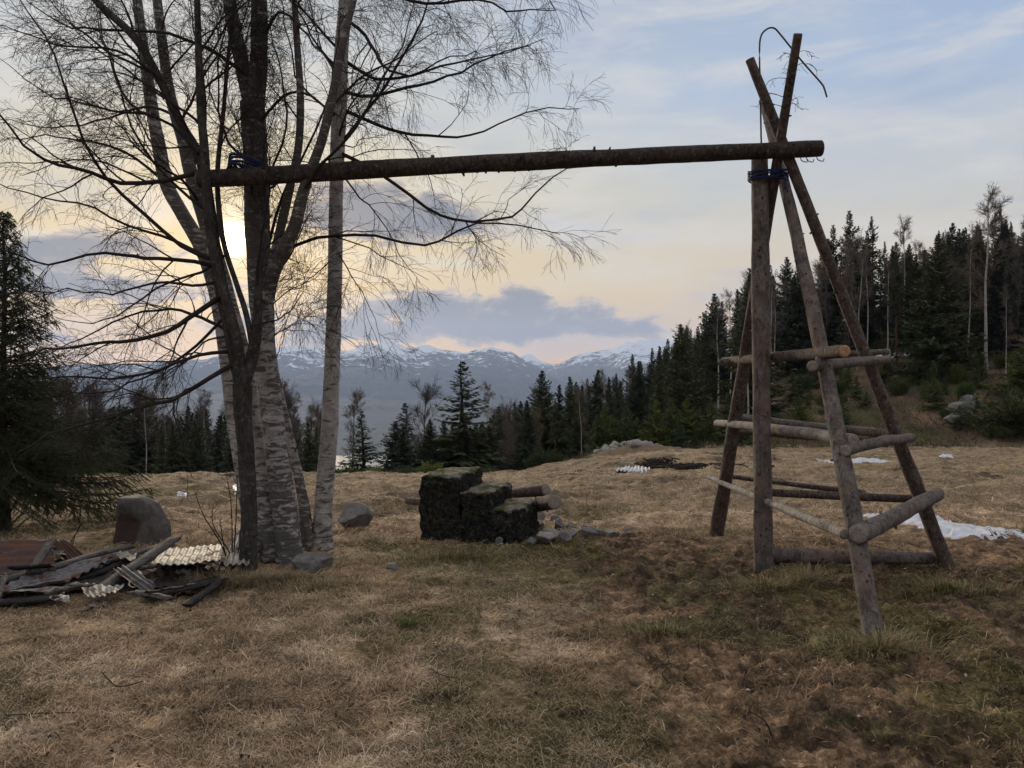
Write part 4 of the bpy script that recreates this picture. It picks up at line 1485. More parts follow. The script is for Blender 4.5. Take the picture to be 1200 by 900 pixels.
# litter mound that carries the heap
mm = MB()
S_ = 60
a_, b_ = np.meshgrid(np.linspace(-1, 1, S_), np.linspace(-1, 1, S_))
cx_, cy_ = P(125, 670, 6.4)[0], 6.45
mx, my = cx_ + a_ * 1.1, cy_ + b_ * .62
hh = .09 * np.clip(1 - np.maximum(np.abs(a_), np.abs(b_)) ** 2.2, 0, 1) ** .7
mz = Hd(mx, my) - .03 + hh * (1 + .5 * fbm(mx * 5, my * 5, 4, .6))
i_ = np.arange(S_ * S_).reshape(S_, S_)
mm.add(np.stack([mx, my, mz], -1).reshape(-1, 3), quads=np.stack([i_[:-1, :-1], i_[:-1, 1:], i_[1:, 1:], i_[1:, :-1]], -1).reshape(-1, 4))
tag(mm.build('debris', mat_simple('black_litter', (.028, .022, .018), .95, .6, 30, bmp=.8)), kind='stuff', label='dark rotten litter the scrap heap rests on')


# ------------------------------------------------------------------ snow
def snow_patch(poly_world, label, seed, th=.05):
    """poly_world: list of (x,y) outline"""
    poly = np.array(poly_world)
    c = poly.mean(0)
    n = len(poly)
    K = 12
    m_ = n * 8
    t = np.linspace(0, n, m_, endpoint=False)
    i0 = t.astype(int) % n
    i1 = (i0 + 1) % n
    f = (t % 1)[:, None]
    f = f * f * (3 - 2 * f)
    ol = poly[i0] * (1 - f) + poly[i1] * f
    ol = c + (ol - c) * (1 + .42 * fbm(t[:, None] * 1.6 + seed, t[:, None] * 0, 5, .7))
    rad = np.linspace(1, 0.02, K)
    mb = MB()
    v = []
    for k, r_ in enumerate(rad):
        xy = c + (ol - c) * r_
        z = Hd(xy[:, 0], xy[:, 1]) + (-.03 if k == 0 else th * (1 - r_ ** 4) * (1 + .9 * fbm(xy[:, 0] * 2.5, xy[:, 1] * 2.5, 3)))
        v.append(np.stack([xy[:, 0], xy[:, 1], z], -1))
    q = [(k * m_ + j, k * m_ + (j + 1) % m_, (k + 1) * m_ + (j + 1) % m_, (k + 1) * m_ + j) for k in range(K - 1) for j in range(m_)]
    mb.add(np.concatenate(v), quads=q)
    tag(mb.build('snow', M_SNOW), kind='stuff', label=label)


def gpoly(pl):
    return [G(px, py)[:2] for px, py in pl]


snow_patch(gpoly([(1040, 610), (1062, 604), (1090, 603), (1110, 608), (1140, 617), (1196, 625), (1215, 629), (1190, 630), (1150, 627), (1115, 631), (1095, 626), (1070, 618)]), 'melting snow patch beyond the outer pole', 1)
snow_patch(gpoly([(1000, 600), (1030, 602), (1060, 606), (1040, 612), (1015, 606)]), 'thin snow streak seen through the log frame', 2, .03)
snow_patch(gpoly([(955, 539), (990, 537), (1030, 538), (1045, 541), (1010, 543), (975, 542)]), 'far snow streak at the foot of the wooded slope', 3, .05)
snow_patch(gpoly([(1100, 534), (1118, 533), (1118, 536), (1104, 537)]), 'tiny snow patch near the junipers', 4, .04)
snow_patch(gpoly([(266, 569), (284, 567), (300, 570), (296, 577), (275, 575)]), 'snow patch in the straw behind the birch clump', 5, .04)
snow_patch(gpoly([(206, 578), (218, 577), (220, 581), (208, 582)]), 'small snow patch left of the birch clump', 6, .03)
for k, (px, py, w_) in enumerate(((1062, 397, 22), (1083, 395, 12), (1040, 418, 26), (1068, 415, 16), (1072, 380, 30), (1110, 383, 20))):
    snow_patch(gpoly([(px - w_ / 2, py), (px, py - 2.5), (px + w_ / 2, py - 1), (px + w_ / 3, py + 3), (px - w_ / 3, py + 3)]), 'snow left among the trees on the slope', 10 + k, .3)


# ------------------------------------------------------------------ tree kinds for the middle distance
def spruce_proto(h, w_, seed, whorls=30, per=6, low=.04, gap=.0, tw=1.0, droopy=.35, mats=(M_SPBARK, M_NEEDLE), fullness=1.0, irregular=.25, trunk_r=.016):
    rg = np.random.default_rng(seed)
    tb = MB()
    z = np.linspace(0, h, 12)
    pts = np.stack([.01 * h * fbm(z * .3 + seed, z * 0, 2), .01 * h * fbm(z * .3 + seed + 5, z * 0, 2), z], -1)
    tb.tubes(pts[None], (trunk_r * h * (1 - z / h * .93))[None], 7)
    n = whorls * per
    t = np.repeat(np.linspace(low, .985, whorls), per) + rg.normal(size=n) * .006
    keep = rg.random(n) > gap
    t = t[keep]
    n = len(t)
    azm = rg.uniform(0, 2 * math.pi, n)
    L = w_ * (1 - t) ** .8 * (1 + rg.normal(size=n) * irregular) * np.clip((t - low) / .06 + .65, 0, 1)
    L = np.clip(L, .02 * w_, None) + .02 * w_
    el0 = np.interp(t, [0, .5, 1], [-.15, .05, .9]) + rg.normal(size=n) * .1
    K = 7
    s = np.linspace(0, 1, K)
    dirx, diry = np.cos(azm), np.sin(azm)
    hor = L[:, None] * s * np.cos(el0)[:, None]
    ver = L[:, None] * (s * np.sin(el0)[:, None] - droopy * s ** 1.3 * (1 - t)[:, None] + .20 * s ** 3)
    Bp = np.stack([dirx[:, None] * hor, diry[:, None] * hor, (t * h)[:, None] + ver], -1)
    Br = (.010 * L[:, None] + .006) * (1 - .8 * s)
    tb.tubes(Bp, Br, 3)
    cb = MB()
    # needle covered twigs on both sides of each branch
    m_ = np.maximum((L / (.085 / fullness)).astype(int), 4)
    par = np.repeat(np.arange(n), m_ * 2)
    M = len(par)
    st_ = rg.uniform(.08, 1, M)
    ft = st_ * (K - 1)
    i = np.clip(ft.astype(int), 0, K - 2)
    f = (ft - i)[:, None]
    p = Bp[par, i] * (1 - f) + Bp[par, i + 1] * f
    T = norm(Bp[par, i + 1] - Bp[par, i])
    side = norm(np.cross(T, [0, 0, 1.0])) * np.where(rg.random(M) > .5, 1, -1)[:, None]
    ln = (.30 * (1 - .55 * st_) * np.minimum(L[par], 1.6) + .08) * rg.uniform(.6, 1.3, M) * tw
    d = norm(T * rg.uniform(.3, 1.1, M)[:, None] + side * rg.uniform(.3, 1, M)[:, None] + np.array([0, 0, -1]) * rg.uniform(.0, .9, M)[:, None])
    wd = norm(np.cross(d, norm(rg.normal(size=(M, 3)) * .5 + [0, 0, 1]))) * (.034 + .06 * ln)[:, None] * tw
    e = p + d * ln[:, None]
    midp = p + d * (ln * .5)[:, None] + np.array([0, 0, -.02])
    v = np.stack([p - wd * .5, p + wd * .5, midp + wd, e, midp - wd], 1).reshape(-1, 3)
    b_ = np.arange(M)[:, None] * 5
    cb.add(v, quads=b_ + np.array([[0, 1, 2, 4]]), tris=b_ + np.array([[4, 2, 3]]))
    return tb, cb, mats


def bare_proto(h, w_, seed, tm=.35, white=True, n1=26, fork=False, twr=.008):
    rg = np.random.default_rng(seed)
    tb = MB()
    z = np.linspace(0, h, 16)
    pts = np.stack([.03 * h * fbm(z * .15 + seed, z * 0, 2), .03 * h * fbm(z * .15 + seed + 5, z * 0, 2), z], -1)
    rad = .009 * h * (1 - z / h * .9) + .01
    tb.tubes(pts[None], rad[None], 7)
    cb = MB()
    P1, R1_ = spawn(pts[None], rad[None], n1, w_ * 1.5, (.45, 1.05), K=8, droop=-.05, wob=.1, tmin=tm, rratio=.5, up=.3, lenfall=.65, rg=rg)
    cb.tubes(P1, np.maximum(R1_, .014), 4)
    P2, R2 = spawn(P1, R1_, 8, w_ * .55, (.35, .8), K=5, droop=.0, wob=.13, rratio=.6, rg=rg, up=.1)
    cb.tubes(P2, np.maximum(R2, .009), 3)
    P3, R3 = spawn(P2, R2, 6, w_ * .28, (.35, .8), K=4, droop=.1, wob=.15, rratio=.6, rg=rg)
    cb.tubes(P3, np.maximum(R3, twr), 3)
    return tb, cb, (M_BIRCH if white else M_GREYBARK, M_FARTWIG)


def bush_proto(h, w_, seed, m_, n=2600, leaf=.10):
    rg = np.random.default_rng(seed)
    tb = MB()
    nb = 26
    azm = rg.uniform(0, 6.28, nb)
    out = rg.uniform(.1, 1, nb) * w_
    K = 6
    s = np.linspace(0, 1, K)
    top = h * (1 - .45 * (out / w_) ** 2) * rg.uniform(.7, 1.05, nb)
    Bp = np.stack([np.cos(azm)[:, None] * out[:, None] * s ** .7, np.sin(azm)[:, None] * out[:, None] * s ** .7, top[:, None] * s], -1)
    tb.tubes(Bp, np.full((nb, K), .02) * (1 - .7 * s), 4)
    cb = MB()
    par = rg.integers(0, nb, n)
    st_ = rg.uniform(.12, 1.02, n)
    p = Bp[par, 0] + (Bp[par, -1] - Bp[par, 0]) * st_[:, None]
    k_ = (st_ * (K - 1)).astype(int).clip(0, K - 1)
    p = Bp[par, k_] + rg.normal(size=(n, 3)) * w_ * .13
    p[:, 2] = np.abs(p[:, 2])
    d = norm(norm(p * [1, 1, .2]) * .6 + [0, 0, .8] + rg.normal(size=(n, 3)) * .5)
    ln = leaf * rg.uniform(1, 2.6, n)[:, None]
    wd = norm(np.cross(d, rg.normal(size=(n, 3)))) * leaf * .32
    q = p + d * ln
    cb.add(np.stack([p - wd, p + wd, q + wd * .3, q - wd * .3], 1).reshape(-1, 3), quads=np.arange(n * 4).reshape(-1, 4))
    return tb, cb, (M_SPBARK, m_)


class Kind:
    """a kind of tree: meshes built once, things placed many times"""

    def __init__(s, name, cat, maker, h):
        tb, cb, ms = maker
        s.h = h
        s.name, s.cat = name, cat
        s.meshes = []
        for nm, b_, m_ in (('trunk', tb, ms[0]), ('crown', cb, ms[1])):
            me = b_.mesh(name + '_' + nm)
            me.materials.append(m_)
            me.polygons.foreach_set('use_smooth', np.ones(len(me.polygons), bool))
            s.meshes.append((nm, me))

    def place(s, x, y, h, label, group=None, widen=1.0, rz=None, sinkz=.1):
        z = gz(x, y) - sinkz
        o = bpy.data.objects.new(s.name, None)
        COL.objects.link(o)
        k = h / s.h
        o.location = (x, y, z)
        o.scale = (k * widen, k * widen, k)
        o.rotation_euler = (random.uniform(-.03, .03), random.uniform(-.03, .03), random.uniform(0, 6.28) if rz is None else rz)
        tag(o, label, s.cat, group)
        for nm, me in s.meshes:
            c = bpy.data.objects.new(nm, me)
            COL.objects.link(c)
            c.parent = o
        return o


SPR = [Kind('spruce_tree', 'spruce', spruce_proto(10, 2.0, 1, 46, 9, .03), 10),
       Kind('spruce_tree', 'spruce', spruce_proto(10, 1.6, 2, 46, 9, .05, irregular=.3), 10),
       Kind('spruce_tree', 'spruce', spruce_proto(10, 2.5, 3, 42, 9, .05, droopy=.2), 10)]
SPARSE = Kind('spruce_tree', 'spruce', spruce_proto(9, 1.5, 4, 34, 8, .05, gap=.08, tw=.95, irregular=.28), 9)
SPARSE2 = Kind('spruce_tree', 'spruce', spruce_proto(9, 1.5, 5, 30, 8, .08, gap=.05, tw=.9, irregular=.22, droopy=.3, fullness=1), 9)
PM = (M_PINEBARK, M_PINE)
PIN = [Kind('pine_tree', 'pine', spruce_proto(12, 2.1, 6, 30, 8, .34, gap=.15, tw=1.15, droopy=-.12, irregular=.36, mats=PM, trunk_r=.012), 12),
       Kind('pine_tree', 'pine', spruce_proto(12, 1.7, 7, 30, 8, .22, gap=.18, tw=1.1, droopy=-.05, irregular=.36, mats=PM, trunk_r=.012), 12),
       Kind('pine_tree', 'pine', spruce_proto(12, 1.7, 8, 20, 8, .52, gap=.15, tw=1.15, droopy=-.18, irregular=.4, mats=PM, trunk_r=.011), 12)]
BIR = [Kind('bare_birch', 'birch', bare_proto(12, 1.9, 9, .35), 12), Kind('bare_birch', 'birch', bare_proto(12, 1.6, 10, .45), 12)]
GREY = [Kind('bare_tree', 'tree', bare_proto(8, 2.4, 12, .22, False, 34), 8), Kind('bare_tree', 'tree', bare_proto(9, 1.7, 13, .3, False, 26), 9)]
YOUNG = [Kind('young_spruce', 'young spruce', spruce_proto(2.5, 1.0, 14, 22, 7, .03, tw=.65, mats=(M_SPBARK, M_YOUNG), fullness=1.6, droopy=.0), 2.5),
         Kind('young_spruce', 'young spruce', spruce_proto(2.5, .8, 15, 20, 7, .03, tw=.65, mats=(M_SPBARK, M_YOUNG), fullness=1.6, droopy=.05), 2.5)]
JUN = [Kind('juniper_bush', 'bush', bush_proto(2, 1.2, 16, M_JUNIPER), 2), Kind('juniper_bush', 'bush', bush_proto(2, 1.0, 17, M_YOUNG), 2)]

SKYLINE = [(-400, 420), (0, 455), (60, 462), (100, 470), (130, 470), (160, 462), (200, 480), (260, 470), (300, 470), (350, 480), (380, 500), (455, 520), (560, 490),
           (600, 470), (640, 452), (680, 446), (700, 436), (730, 425), (760, 410), (800, 382), (840, 340), (870, 318), (900, 300), (930, 292), (960, 276), (1000, 262),
           (1040, 285), (1080, 285), (1120, 262), (1160, 268), (1200, 248), (1300, 230), (1500, 215)]


def skyrow(px):
    return np.interp(px, [s_[0] for s_ in SKYLINE], [s_[1] for s_ in SKYLINE])


def top_h(x, y, row):
    return 1.6 + (450 - row) / F * y - gz(x, y)


# individual trees one can single out -------------------------------------------------
def put(kind, px, y, row, label, widen=1.0, rz=None):
    x = (px - 600) / F * y
    return kind.place(x, y, top_h(x, y, row), label, None, widen, rz)


put(SPARSE, 541, 44, 421, 'tallest spire-shaped spruce behind the concrete steps, against the mountains', 2.0)
put(SPARSE2, 424, 48, 480, 'small ragged spruce standing alone right of the slim birch, before the fjord', 2.0)
put(SPARSE, 473, 50, 470, 'narrow spruce left of the round bare tree', 1.7)
put(SPR[1], 452, 50, 536, 'smallest spruce on the field edge between two larger ones', 1.6)
put(GREY[0], 499, 49, 463, 'round crowned bare tree between the two spire-shaped spruces', 1.0)
put(GREY[1], 409, 58, 466, 'thin bare tree behind the small ragged spruce', .9)
put(BIR[1], 571, 50, 452, 'pale slender birch just right of the tallest spire-shaped spruce', .8)
put(SPR[2], 637, 58, 433, 'broad dark spruce rising over the edge of the wood right of the steps', 1.15)
put(SPR[0], 605, 56, 470, 'spruce left of the broad dark one', 1.0)
put(SPR[0], 668, 62, 440, 'slim pointed spruce right of the broad dark one', 1.15)
put(SPR[0], 702, 64, 432, 'pointed spruce where the wooded slope begins to climb', 1.3)
put(SPR[2], 162, 46, 455, 'dense dark spruce standing tallest at the left field edge', 1.3)
put(GREY[0], 112, 62, 462, 'wide bare tree between the near spruce and the dense dark one', 1.1)
put(BIR[1], 192, 44, 440, 'thin pole-like bare birch right of the dense dark spruce', .5)
put(SPR[0], 218, 50, 474, 'spruce right of the pole-like birch at the left field edge', 1.15)
put(SPR[2], 362, 34, 492, 'greenish spruce showing between the thick birch and the slim birch', .9)
put(YOUNG[0], 385, 33, 545, 'low green spruce behind the slim birch trunk', 1.2)
put(GREY[1], 340, 60, 455, 'hazy bare tree showing between the birch trunks', .9)
put(JUN[1], 633, 44, 522, 'yellow green bush at the field edge right of the steps', 1.15)
put(JUN[1], 652, 44, 525, 'second yellow green bush, lower and further from the steps', .9)
put(BIR[0], 1158, 62, 232, 'tall white birch with an open crown rising above the slope at the far right', 1.0)
put(BIR[1], 1135, 66, 270, 'straight white birch left of the tallest one on the slope', .6)
put(BIR[0], 1058, 80, 262, 'pale birch with a fan-shaped crown above the middle of the slope', .9)
put(BIR[1], 1092, 78, 316, 'shorter white birch trunk standing in the dark gap of the slope', .6)
put(BIR[1], 1017, 72, 285, 'slightly leaning birch seen just right of the frame poles', .6)
put(BIR[0], 1178, 58, 340, 'small speckled birch near the right edge above the junipers', .6)
put(PIN[2], 1024, 96, 252, 'airy pine with a bare stem on the skyline right of the frame', 1.0)
put(PIN[0], 998, 92, 246, 'tall dense pine at the peak of the skyline just behind the frame', 1.0)
put(PIN[0], 976, 90, 262, 'dark pine between the frame poles on the skyline', .9)
put(PIN[2], 1175, 84, 240, 'round headed pine on the skyline near the right edge', 1.0)
put(YOUNG[0], 1053, 50, 500, 'bright young spruce low on the slope behind the outer pole', 1.0)
put(YOUNG[0], 938, 48, 465, 'light green young spruce showing between the frame poles', 1.0)
put(YOUNG[1], 797, 42, 488, 'yellow green young spruce at the wood edge left of the frame', .9)
put(YOUNG[1], 815, 42, 500, 'second yellow green young spruce at the wood edge, nearer the frame', 1.0)
put(JUN[0], 1188, 46, 452, 'biggest juniper bush, at the right edge of the field', 1.9)
put(JUN[0], 1165, 45, 492, 'juniper bush in front of the biggest one', 1.5)
put(YOUNG[0], 1196, 54, 405, 'dark green spruce above the biggest juniper', 1.6)

# the wood: many that nothing tells apart -------------------------------------------------
rg = np.random.default_rng(4)
pts_ = []


def far_enough(x, y, dmin):
    for (a, b) in pts_:
        if (a - x) ** 2 + (b - y) ** 2 < dmin * dmin:
            return False
    return True


cnt = {'s': 0, 'p': 0, 'b': 0}
tries = 0
while tries < 9000 and cnt['s'] < 285:
    tries += 1
    a = rg.uniform(-.02, .86)
    y = 46 + (124 - 46) * rg.random() ** .9
    x = a * y
    px = 600 + F * a
    if y < crest(x) + 4:
        continue
    clearing = .34 < a < .8 and y < 68 + 6 * math.sin(a * 20)
    if clearing:
        continue
    if .40 < a < .62 and y < 90 and rg.random() < .6:
        continue
    if not far_enough(x, y, 2.6 + .012 * y):
        continue
    row = skyrow(px)
    hmax = top_h(x, y, row + rg.normal() * 5)
    hn = rg.uniform(8.5, 13.5)
    h = min(hn, hmax * rg.uniform(.86, 1.04))
    if h < 2.5:
        continue
    pts_.append((x, y))
    u = rg.random()
    sky_tree = h > hmax * .8
    if u < .14 + (.14 if sky_tree and a > .18 else 0) and cnt['p'] < 90:
        PIN[rg.integers(3)].place(x, y, h, 'dark pine among many on the wooded slope', 'pines in the wood on the slope')
        cnt['p'] += 1
    elif u < .56 and cnt['b'] < 150:
        (BIR + GREY)[rg.integers(4)].place(x, y, h * .92, 'bare grey leafless tree among the conifers on the slope', 'bare trees in the wood on the slope', .8)
        cnt['b'] += 1
    else:
        SPR[rg.integers(3)].place(x, y, h, 'dark spruce among many in the wood on the slope', 'spruces in the wood on the slope', rg.uniform(.9, 1.2))
        cnt['s'] += 1
# left wood beyond the field edge
pts_ = []
n_ = 0
tries = 0
while tries < 9000 and n_ < 190:
    tries += 1
    px = rg.uniform(-150, 378)
    y = rg.uniform(42, 78)
    x = (px - 600) / F * y
    if not far_enough(x, y, 1.45):
        continue
    h = top_h(x, y, skyrow(px) + 5 + abs(rg.normal()) * 18)
    if h < 2:
        continue
    pts_.append((x, y))
    n_ += 1
    if rg.random() < .3:
        (GREY + BIR)[rg.integers(4)].place(x, y, h + 1, 'bare thin tree in the wood beyond the left field edge', 'bare trees in the left wood', .8)
    else:
        SPR[rg.integers(3)].place(x, y, h, 'dark spruce in the wood beyond the left field edge', 'spruces in the left wood', rg.uniform(.9, 1.2))
# edge wood behind the steps
pts_ = []
for i in range(110):
    px = rg.uniform(548, 730)
    y = rg.uniform(48, 66)
    x = (px - 600) / F * y
    if not far_enough(x, y, 1.7):
        continue
    h = top_h(x, y, max(skyrow(px), 468) + 2 + abs(rg.normal()) * 18)
    if h < 2:
        continue
    pts_.append((x, y))
    if rg.random() < .25:
        GREY[rg.integers(2)].place(x, y, h, 'grey leafless tree in the thicket behind the steps', 'bare trees in the thicket behind the steps', .7)
    else:
        SPR[rg.integers(3)].place(x, y, h, 'dark spruce in the thicket right behind the steps', 'spruces in the thicket behind the steps', 1.1)
for px in (468, 478, 488, 498, 506, 516, 521, 526, 533, 541, 546, 550, 555, 560, 530, 568, 575):
    x = (px - 600) / F * 45
    SPR[rg.integers(3)].place(x, 45 + rg.uniform(-2, 3), top_h(x, 45, 508 + rg.uniform(-18, 14)), 'low dark spruce under the tallest spire-shaped one', 'low spruces under the tallest one', 1.7)
for px in (385, 395, 405, 438, 464, 480, 495, 508, 570, 590, 350, 330):
    x = (px - 600) / F * 37
    JUN[1].place(x, 37 + rg.uniform(-1, 3), top_h(x, 37, 552 + rg.uniform(-14, 2)), 'low bush in the fringe along the field edge', 'bushes along the field edge', 1.6)
# young growth on the clearing
n_ = 0
pts_ = []
for i in range(600):
    a = rg.uniform(.36, .74)
    y = rg.uniform(46, 78)
    x = a * y
    px = 600 + F * a
    if not far_enough(x, y, 1.5):
        continue
    # the bare track climbing the clearing
    tx = .50 - .0022 * (y - 46)
    if abs(a - tx) < .022:
        continue
    if y < crest(x) + 3:
        continue
    if fbm(np.array([x * .16]), np.array([y * .16]), 2)[0] < -.15:
        continue
    if n_ >= 90:
        break
    pts_.append((x, y))
    n_ += 1
    u = rg.random()
    if u < .62:
        YOUNG[rg.integers(2)].place(x, y, rg.uniform(.8, 2.6), 'young green spruce among many on the clearing', 'young spruces on the clearing', 1.1)
    else:
        JUN[rg.integers(2)].place(x, y, rg.uniform(.7, 1.8), 'rounded olive bush among many on the clearing', 'bushes on the clearing', 1.0)
for px in range(700, 880, 9):
    x = (px - 600) / F * 45
    YOUNG[rg.integers(2)].place(x, 44 + rg.uniform(-1, 3), rg.uniform(1.2, 3.0), 'young spruce in the low fringe of the wood edge', 'young spruces along the wood edge', 1.1)

# rock outcrop, mound of stones and brushwood at the far side of the field
for i, (px, py, w_, h_) in enumerate([(1128, 492, 2.2, 1.2), (1140, 482, 1.8, .9), (1118, 500, 1.3, .8)]):
    g = P(px, py, 50)
    stone(px, py, w_, h_, 1.4, 300 + i, ['widest grey rock on the bank beside the junipers', 'upper grey rock on the bank beside the junipers', 'lower left grey rock on the bank beside the junipers'][i], m=M_ROCK, rot=.4, cuts=14, name='outcrop_rock', cat='rock')
rg = np.random.default_rng(9)
for i in range(34):
    px = 702 + i * 2.2 + rg.normal() * 3
    x = (px - 600) / F * 40
    t = (px - 740) / 42
    y = 40 + rg.normal() * .5
    mb = MB()
    s_ = rg.uniform(.14, .32)
    rock_mesh(mb, (0, 0, 0), (s_, s_ * .8, s_ * .7), 400 + i, rg.uniform(0, 3), 8, 2)
    o = mb.build('field_stone', M_STONE, loc=(x, y, gz(x, y) + max(0, .30 * (1 - t * t)) + rg.uniform(-.05, .1)), smooth=False)
    tag(o, 'grey stone in the long cairn at the far field edge', 'stone', 'stones of the long cairn')
mm = MB()
a_, b_ = np.meshgrid(np.linspace(-1, 1, 50), np.linspace(-1, 1, 24))
mx, my = 6.4 + a_ * 2.6, 40 + b_ * 1.6
hh = .42 * np.clip(1 - a_ ** 2, 0, 1) * np.clip(1 - b_ ** 2, 0, 1) * (1 + .5 * fbm(mx * 2, my * 2, 3))
i_ = np.arange(50 * 24).reshape(24, 50)
mm.add(np.stack([mx, my, Hd(mx, my) - .04 + hh], -1).reshape(-1, 3), quads=np.stack([i_[:-1, :-1], i_[:-1, 1:], i_[1:, 1:], i_[1:, :-1]], -1).reshape(-1, 4),
       col=np.tile([[.20, .15, .10]], (1200, 1)))
tag(mm.build('earth_mound', M_GROUND), kind='structure', label='low earth bank under the cairn')

# brushwood heap with the pale ribbed scrap
gB = G(773, 547)
BR = empty('brushwood_pile', gB, 'dark pile of cut brushwood far out in the field', 'brush pile')
mb = MB()
n = 80
c = rg.normal(size=(n, 3)) * [.30, .22, .07] + [0, 0, .10]
d = norm(rg.normal(size=(n, 3)) * [1, .6, .25])
K = 5
s = np.linspace(-.5, .5, K)
pp = c[:, None] + d[:, None] * (s[None, :, None] * rg.uniform(.2, .7, n)[:, None, None]) + rg.normal(size=(n, K, 3)) * .03
pp[..., 2] = np.maximum(pp[..., 2], .01)
mb.tubes(pp, np.full((n, K), .014) * rg.uniform(.6, 1.8, n)[:, None], 4)
mb.build('sticks', M_TWIG, BR)
sheet('corrugated_sheet', [P(721, 553, G(740, 553)[1]), P(762, 553, G(740, 553)[1]), P(760, 548, G(740, 553)[1] + .9), P(726, 548, G(740, 553)[1] + .9)], M_SNOW,
      'whitish ribbed scrap lying in front of the brushwood pile', nw=9, amp=.03, thick=.01, seed=30, crumple=.05)
# second brush streak
gB = G(815, 549)
BR = empty('brushwood_pile', gB, 'flatter streak of old brushwood nearer the frame', 'brush pile')
mb = MB()
c = rg.normal(size=(n, 3)) * [.7, .3, .03] + [0, 0, .04]
pp = c[:, None] + d[:, None] * (s[None, :, None] * rg.uniform(.5, 1.3, n)[:, None, None]) + rg.normal(size=(n, K, 3)) * .03
pp[..., 2] = np.clip(pp[..., 2], .01, .12)
mb.tubes(pp, np.full((n, K), .012) * rg.uniform(.6, 1.8, n)[:, None], 4)
mb.build('sticks', M_TWIG, BR)

# ------------------------------------------------------------------ the near spruce at the left edge
def near_spruce(base, h, w_, seed, label):
    rg = np.random.default_rng(seed)
    root = empty('spruce_tree', base, label, 'spruce')
    tb = MB()
    z = np.linspace(-.05, h, 20)
    pts = np.stack([.03 * fbm(z + seed, z * 0, 2), .03 * fbm(z + 5, z * 0, 2), z], -1)
    tb.tubes(pts[None], (.062 * (1 - z / h * .93))[None], 12)
    whorls = 46
    per = 8
    n = whorls * per
    t = np.repeat(np.linspace(.15, .985, whorls), per) + rg.normal(size=n) * .008
    azm = rg.uniform(0, 6.283, n)
    L = w_ * (1 - t) ** .95 * (1 + rg.normal(size=n) * .16) * np.where(t < .3, 1.5, 1.0) + .05
    K = 9
    s = np.linspace(0, 1, K)
    el0 = np.interp(t, [0, .4, 1], [-.12, .0, .9]) + rg.normal(size=n) * .1
    hor = L[:, None] * s * np.cos(el0)[:, None]
    ver = L[:, None] * (s * np.sin(el0)[:, None] - .28 * s ** 1.3 * (1 - t)[:, None] + .18 * s ** 3)
    Bp = np.stack([np.cos(azm)[:, None] * hor, np.sin(azm)[:, None] * hor, (t * h)[:, None] + ver], -1)
    Bp[..., 2] = np.maximum(Bp[..., 2], .1)
    Br = (.009 * L[:, None] + .003) * (1 - .8 * s)
    bb = MB()
    tb.tubes(Bp, Br, 5)
    m_ = np.maximum((L / .036).astype(int), 5)
    par = np.repeat(np.arange(n), m_)
    M = len(par)
    st_ = rg.uniform(.12, 1, M)
    ft = st_ * (K - 1)
    i = np.clip(ft.astype(int), 0, K - 2)
    f = (ft - i)[:, None]
    p = Bp[par, i] * (1 - f) + Bp[par, i + 1] * f
    T = norm(Bp[par, i + 1] - Bp[par, i])
    side = norm(np.cross(T, [0, 0, 1.0])) * np.where(rg.random(M) > .5, 1, -1)[:, None]
    ln = (.34 * (1 - .6 * st_) * np.minimum(L[par], 1.2) + .06) * rg.uniform(.6, 1.3, M)
    d = norm(T * rg.uniform(.4, 1.1, M)[:, None] + side + np.array([0, 0, -1]) * rg.uniform(.05, .7, M)[:, None])
    s4 = np.linspace(0, 1, 4)
    tp = p[:, None] + d[:, None] * (ln[:, None] * s4)[..., None] + np.array([0, 0, -.06]) * (s4 ** 2)[None, :, None]
    tb.tubes(tp, np.full((M, 4), .0022), 3)
    # needles
    nb = MB()
    mult = np.maximum((ln / .0048).astype(int), 8)
    par2 = np.repeat(np.arange(M), mult)
    Q = len(par2)
    u = rg.random(Q)
    k = np.clip((u * 3).astype(int), 0, 2)
    fu = (u * 3 - k)[:, None]
    pn = tp[par2, k] * (1 - fu) + tp[par2, k + 1] * fu
    td = norm(tp[par2, k + 1] - tp[par2, k])
    rn = norm(rg.normal(size=(Q, 3)))
    rn = norm(rn - (rn * td).sum(-1, keepdims=True) * td + td * .9)
    nl = rg.uniform(.016, .028, Q)[:, None]
    wd = norm(np.cross(rn, td)) * .0042
    nb.add(np.stack([pn - wd, pn + wd, pn + rn * nl], 1).reshape(-1, 3), tris=np.arange(Q * 3).reshape(-1, 3))
    tb.build('trunk', M_SPBARK, root)
    nb.build('crown', M_NEAR_NEEDLE, root)
    return root


gS = G(14, 636)
near_spruce((P(6, 640, 8.7)[0], 8.7, gz(P(6, 640, 8.7)[0], 8.7)), 3.6, 1.03, 3, 'young spruce with drooping green lower boughs at the left edge')


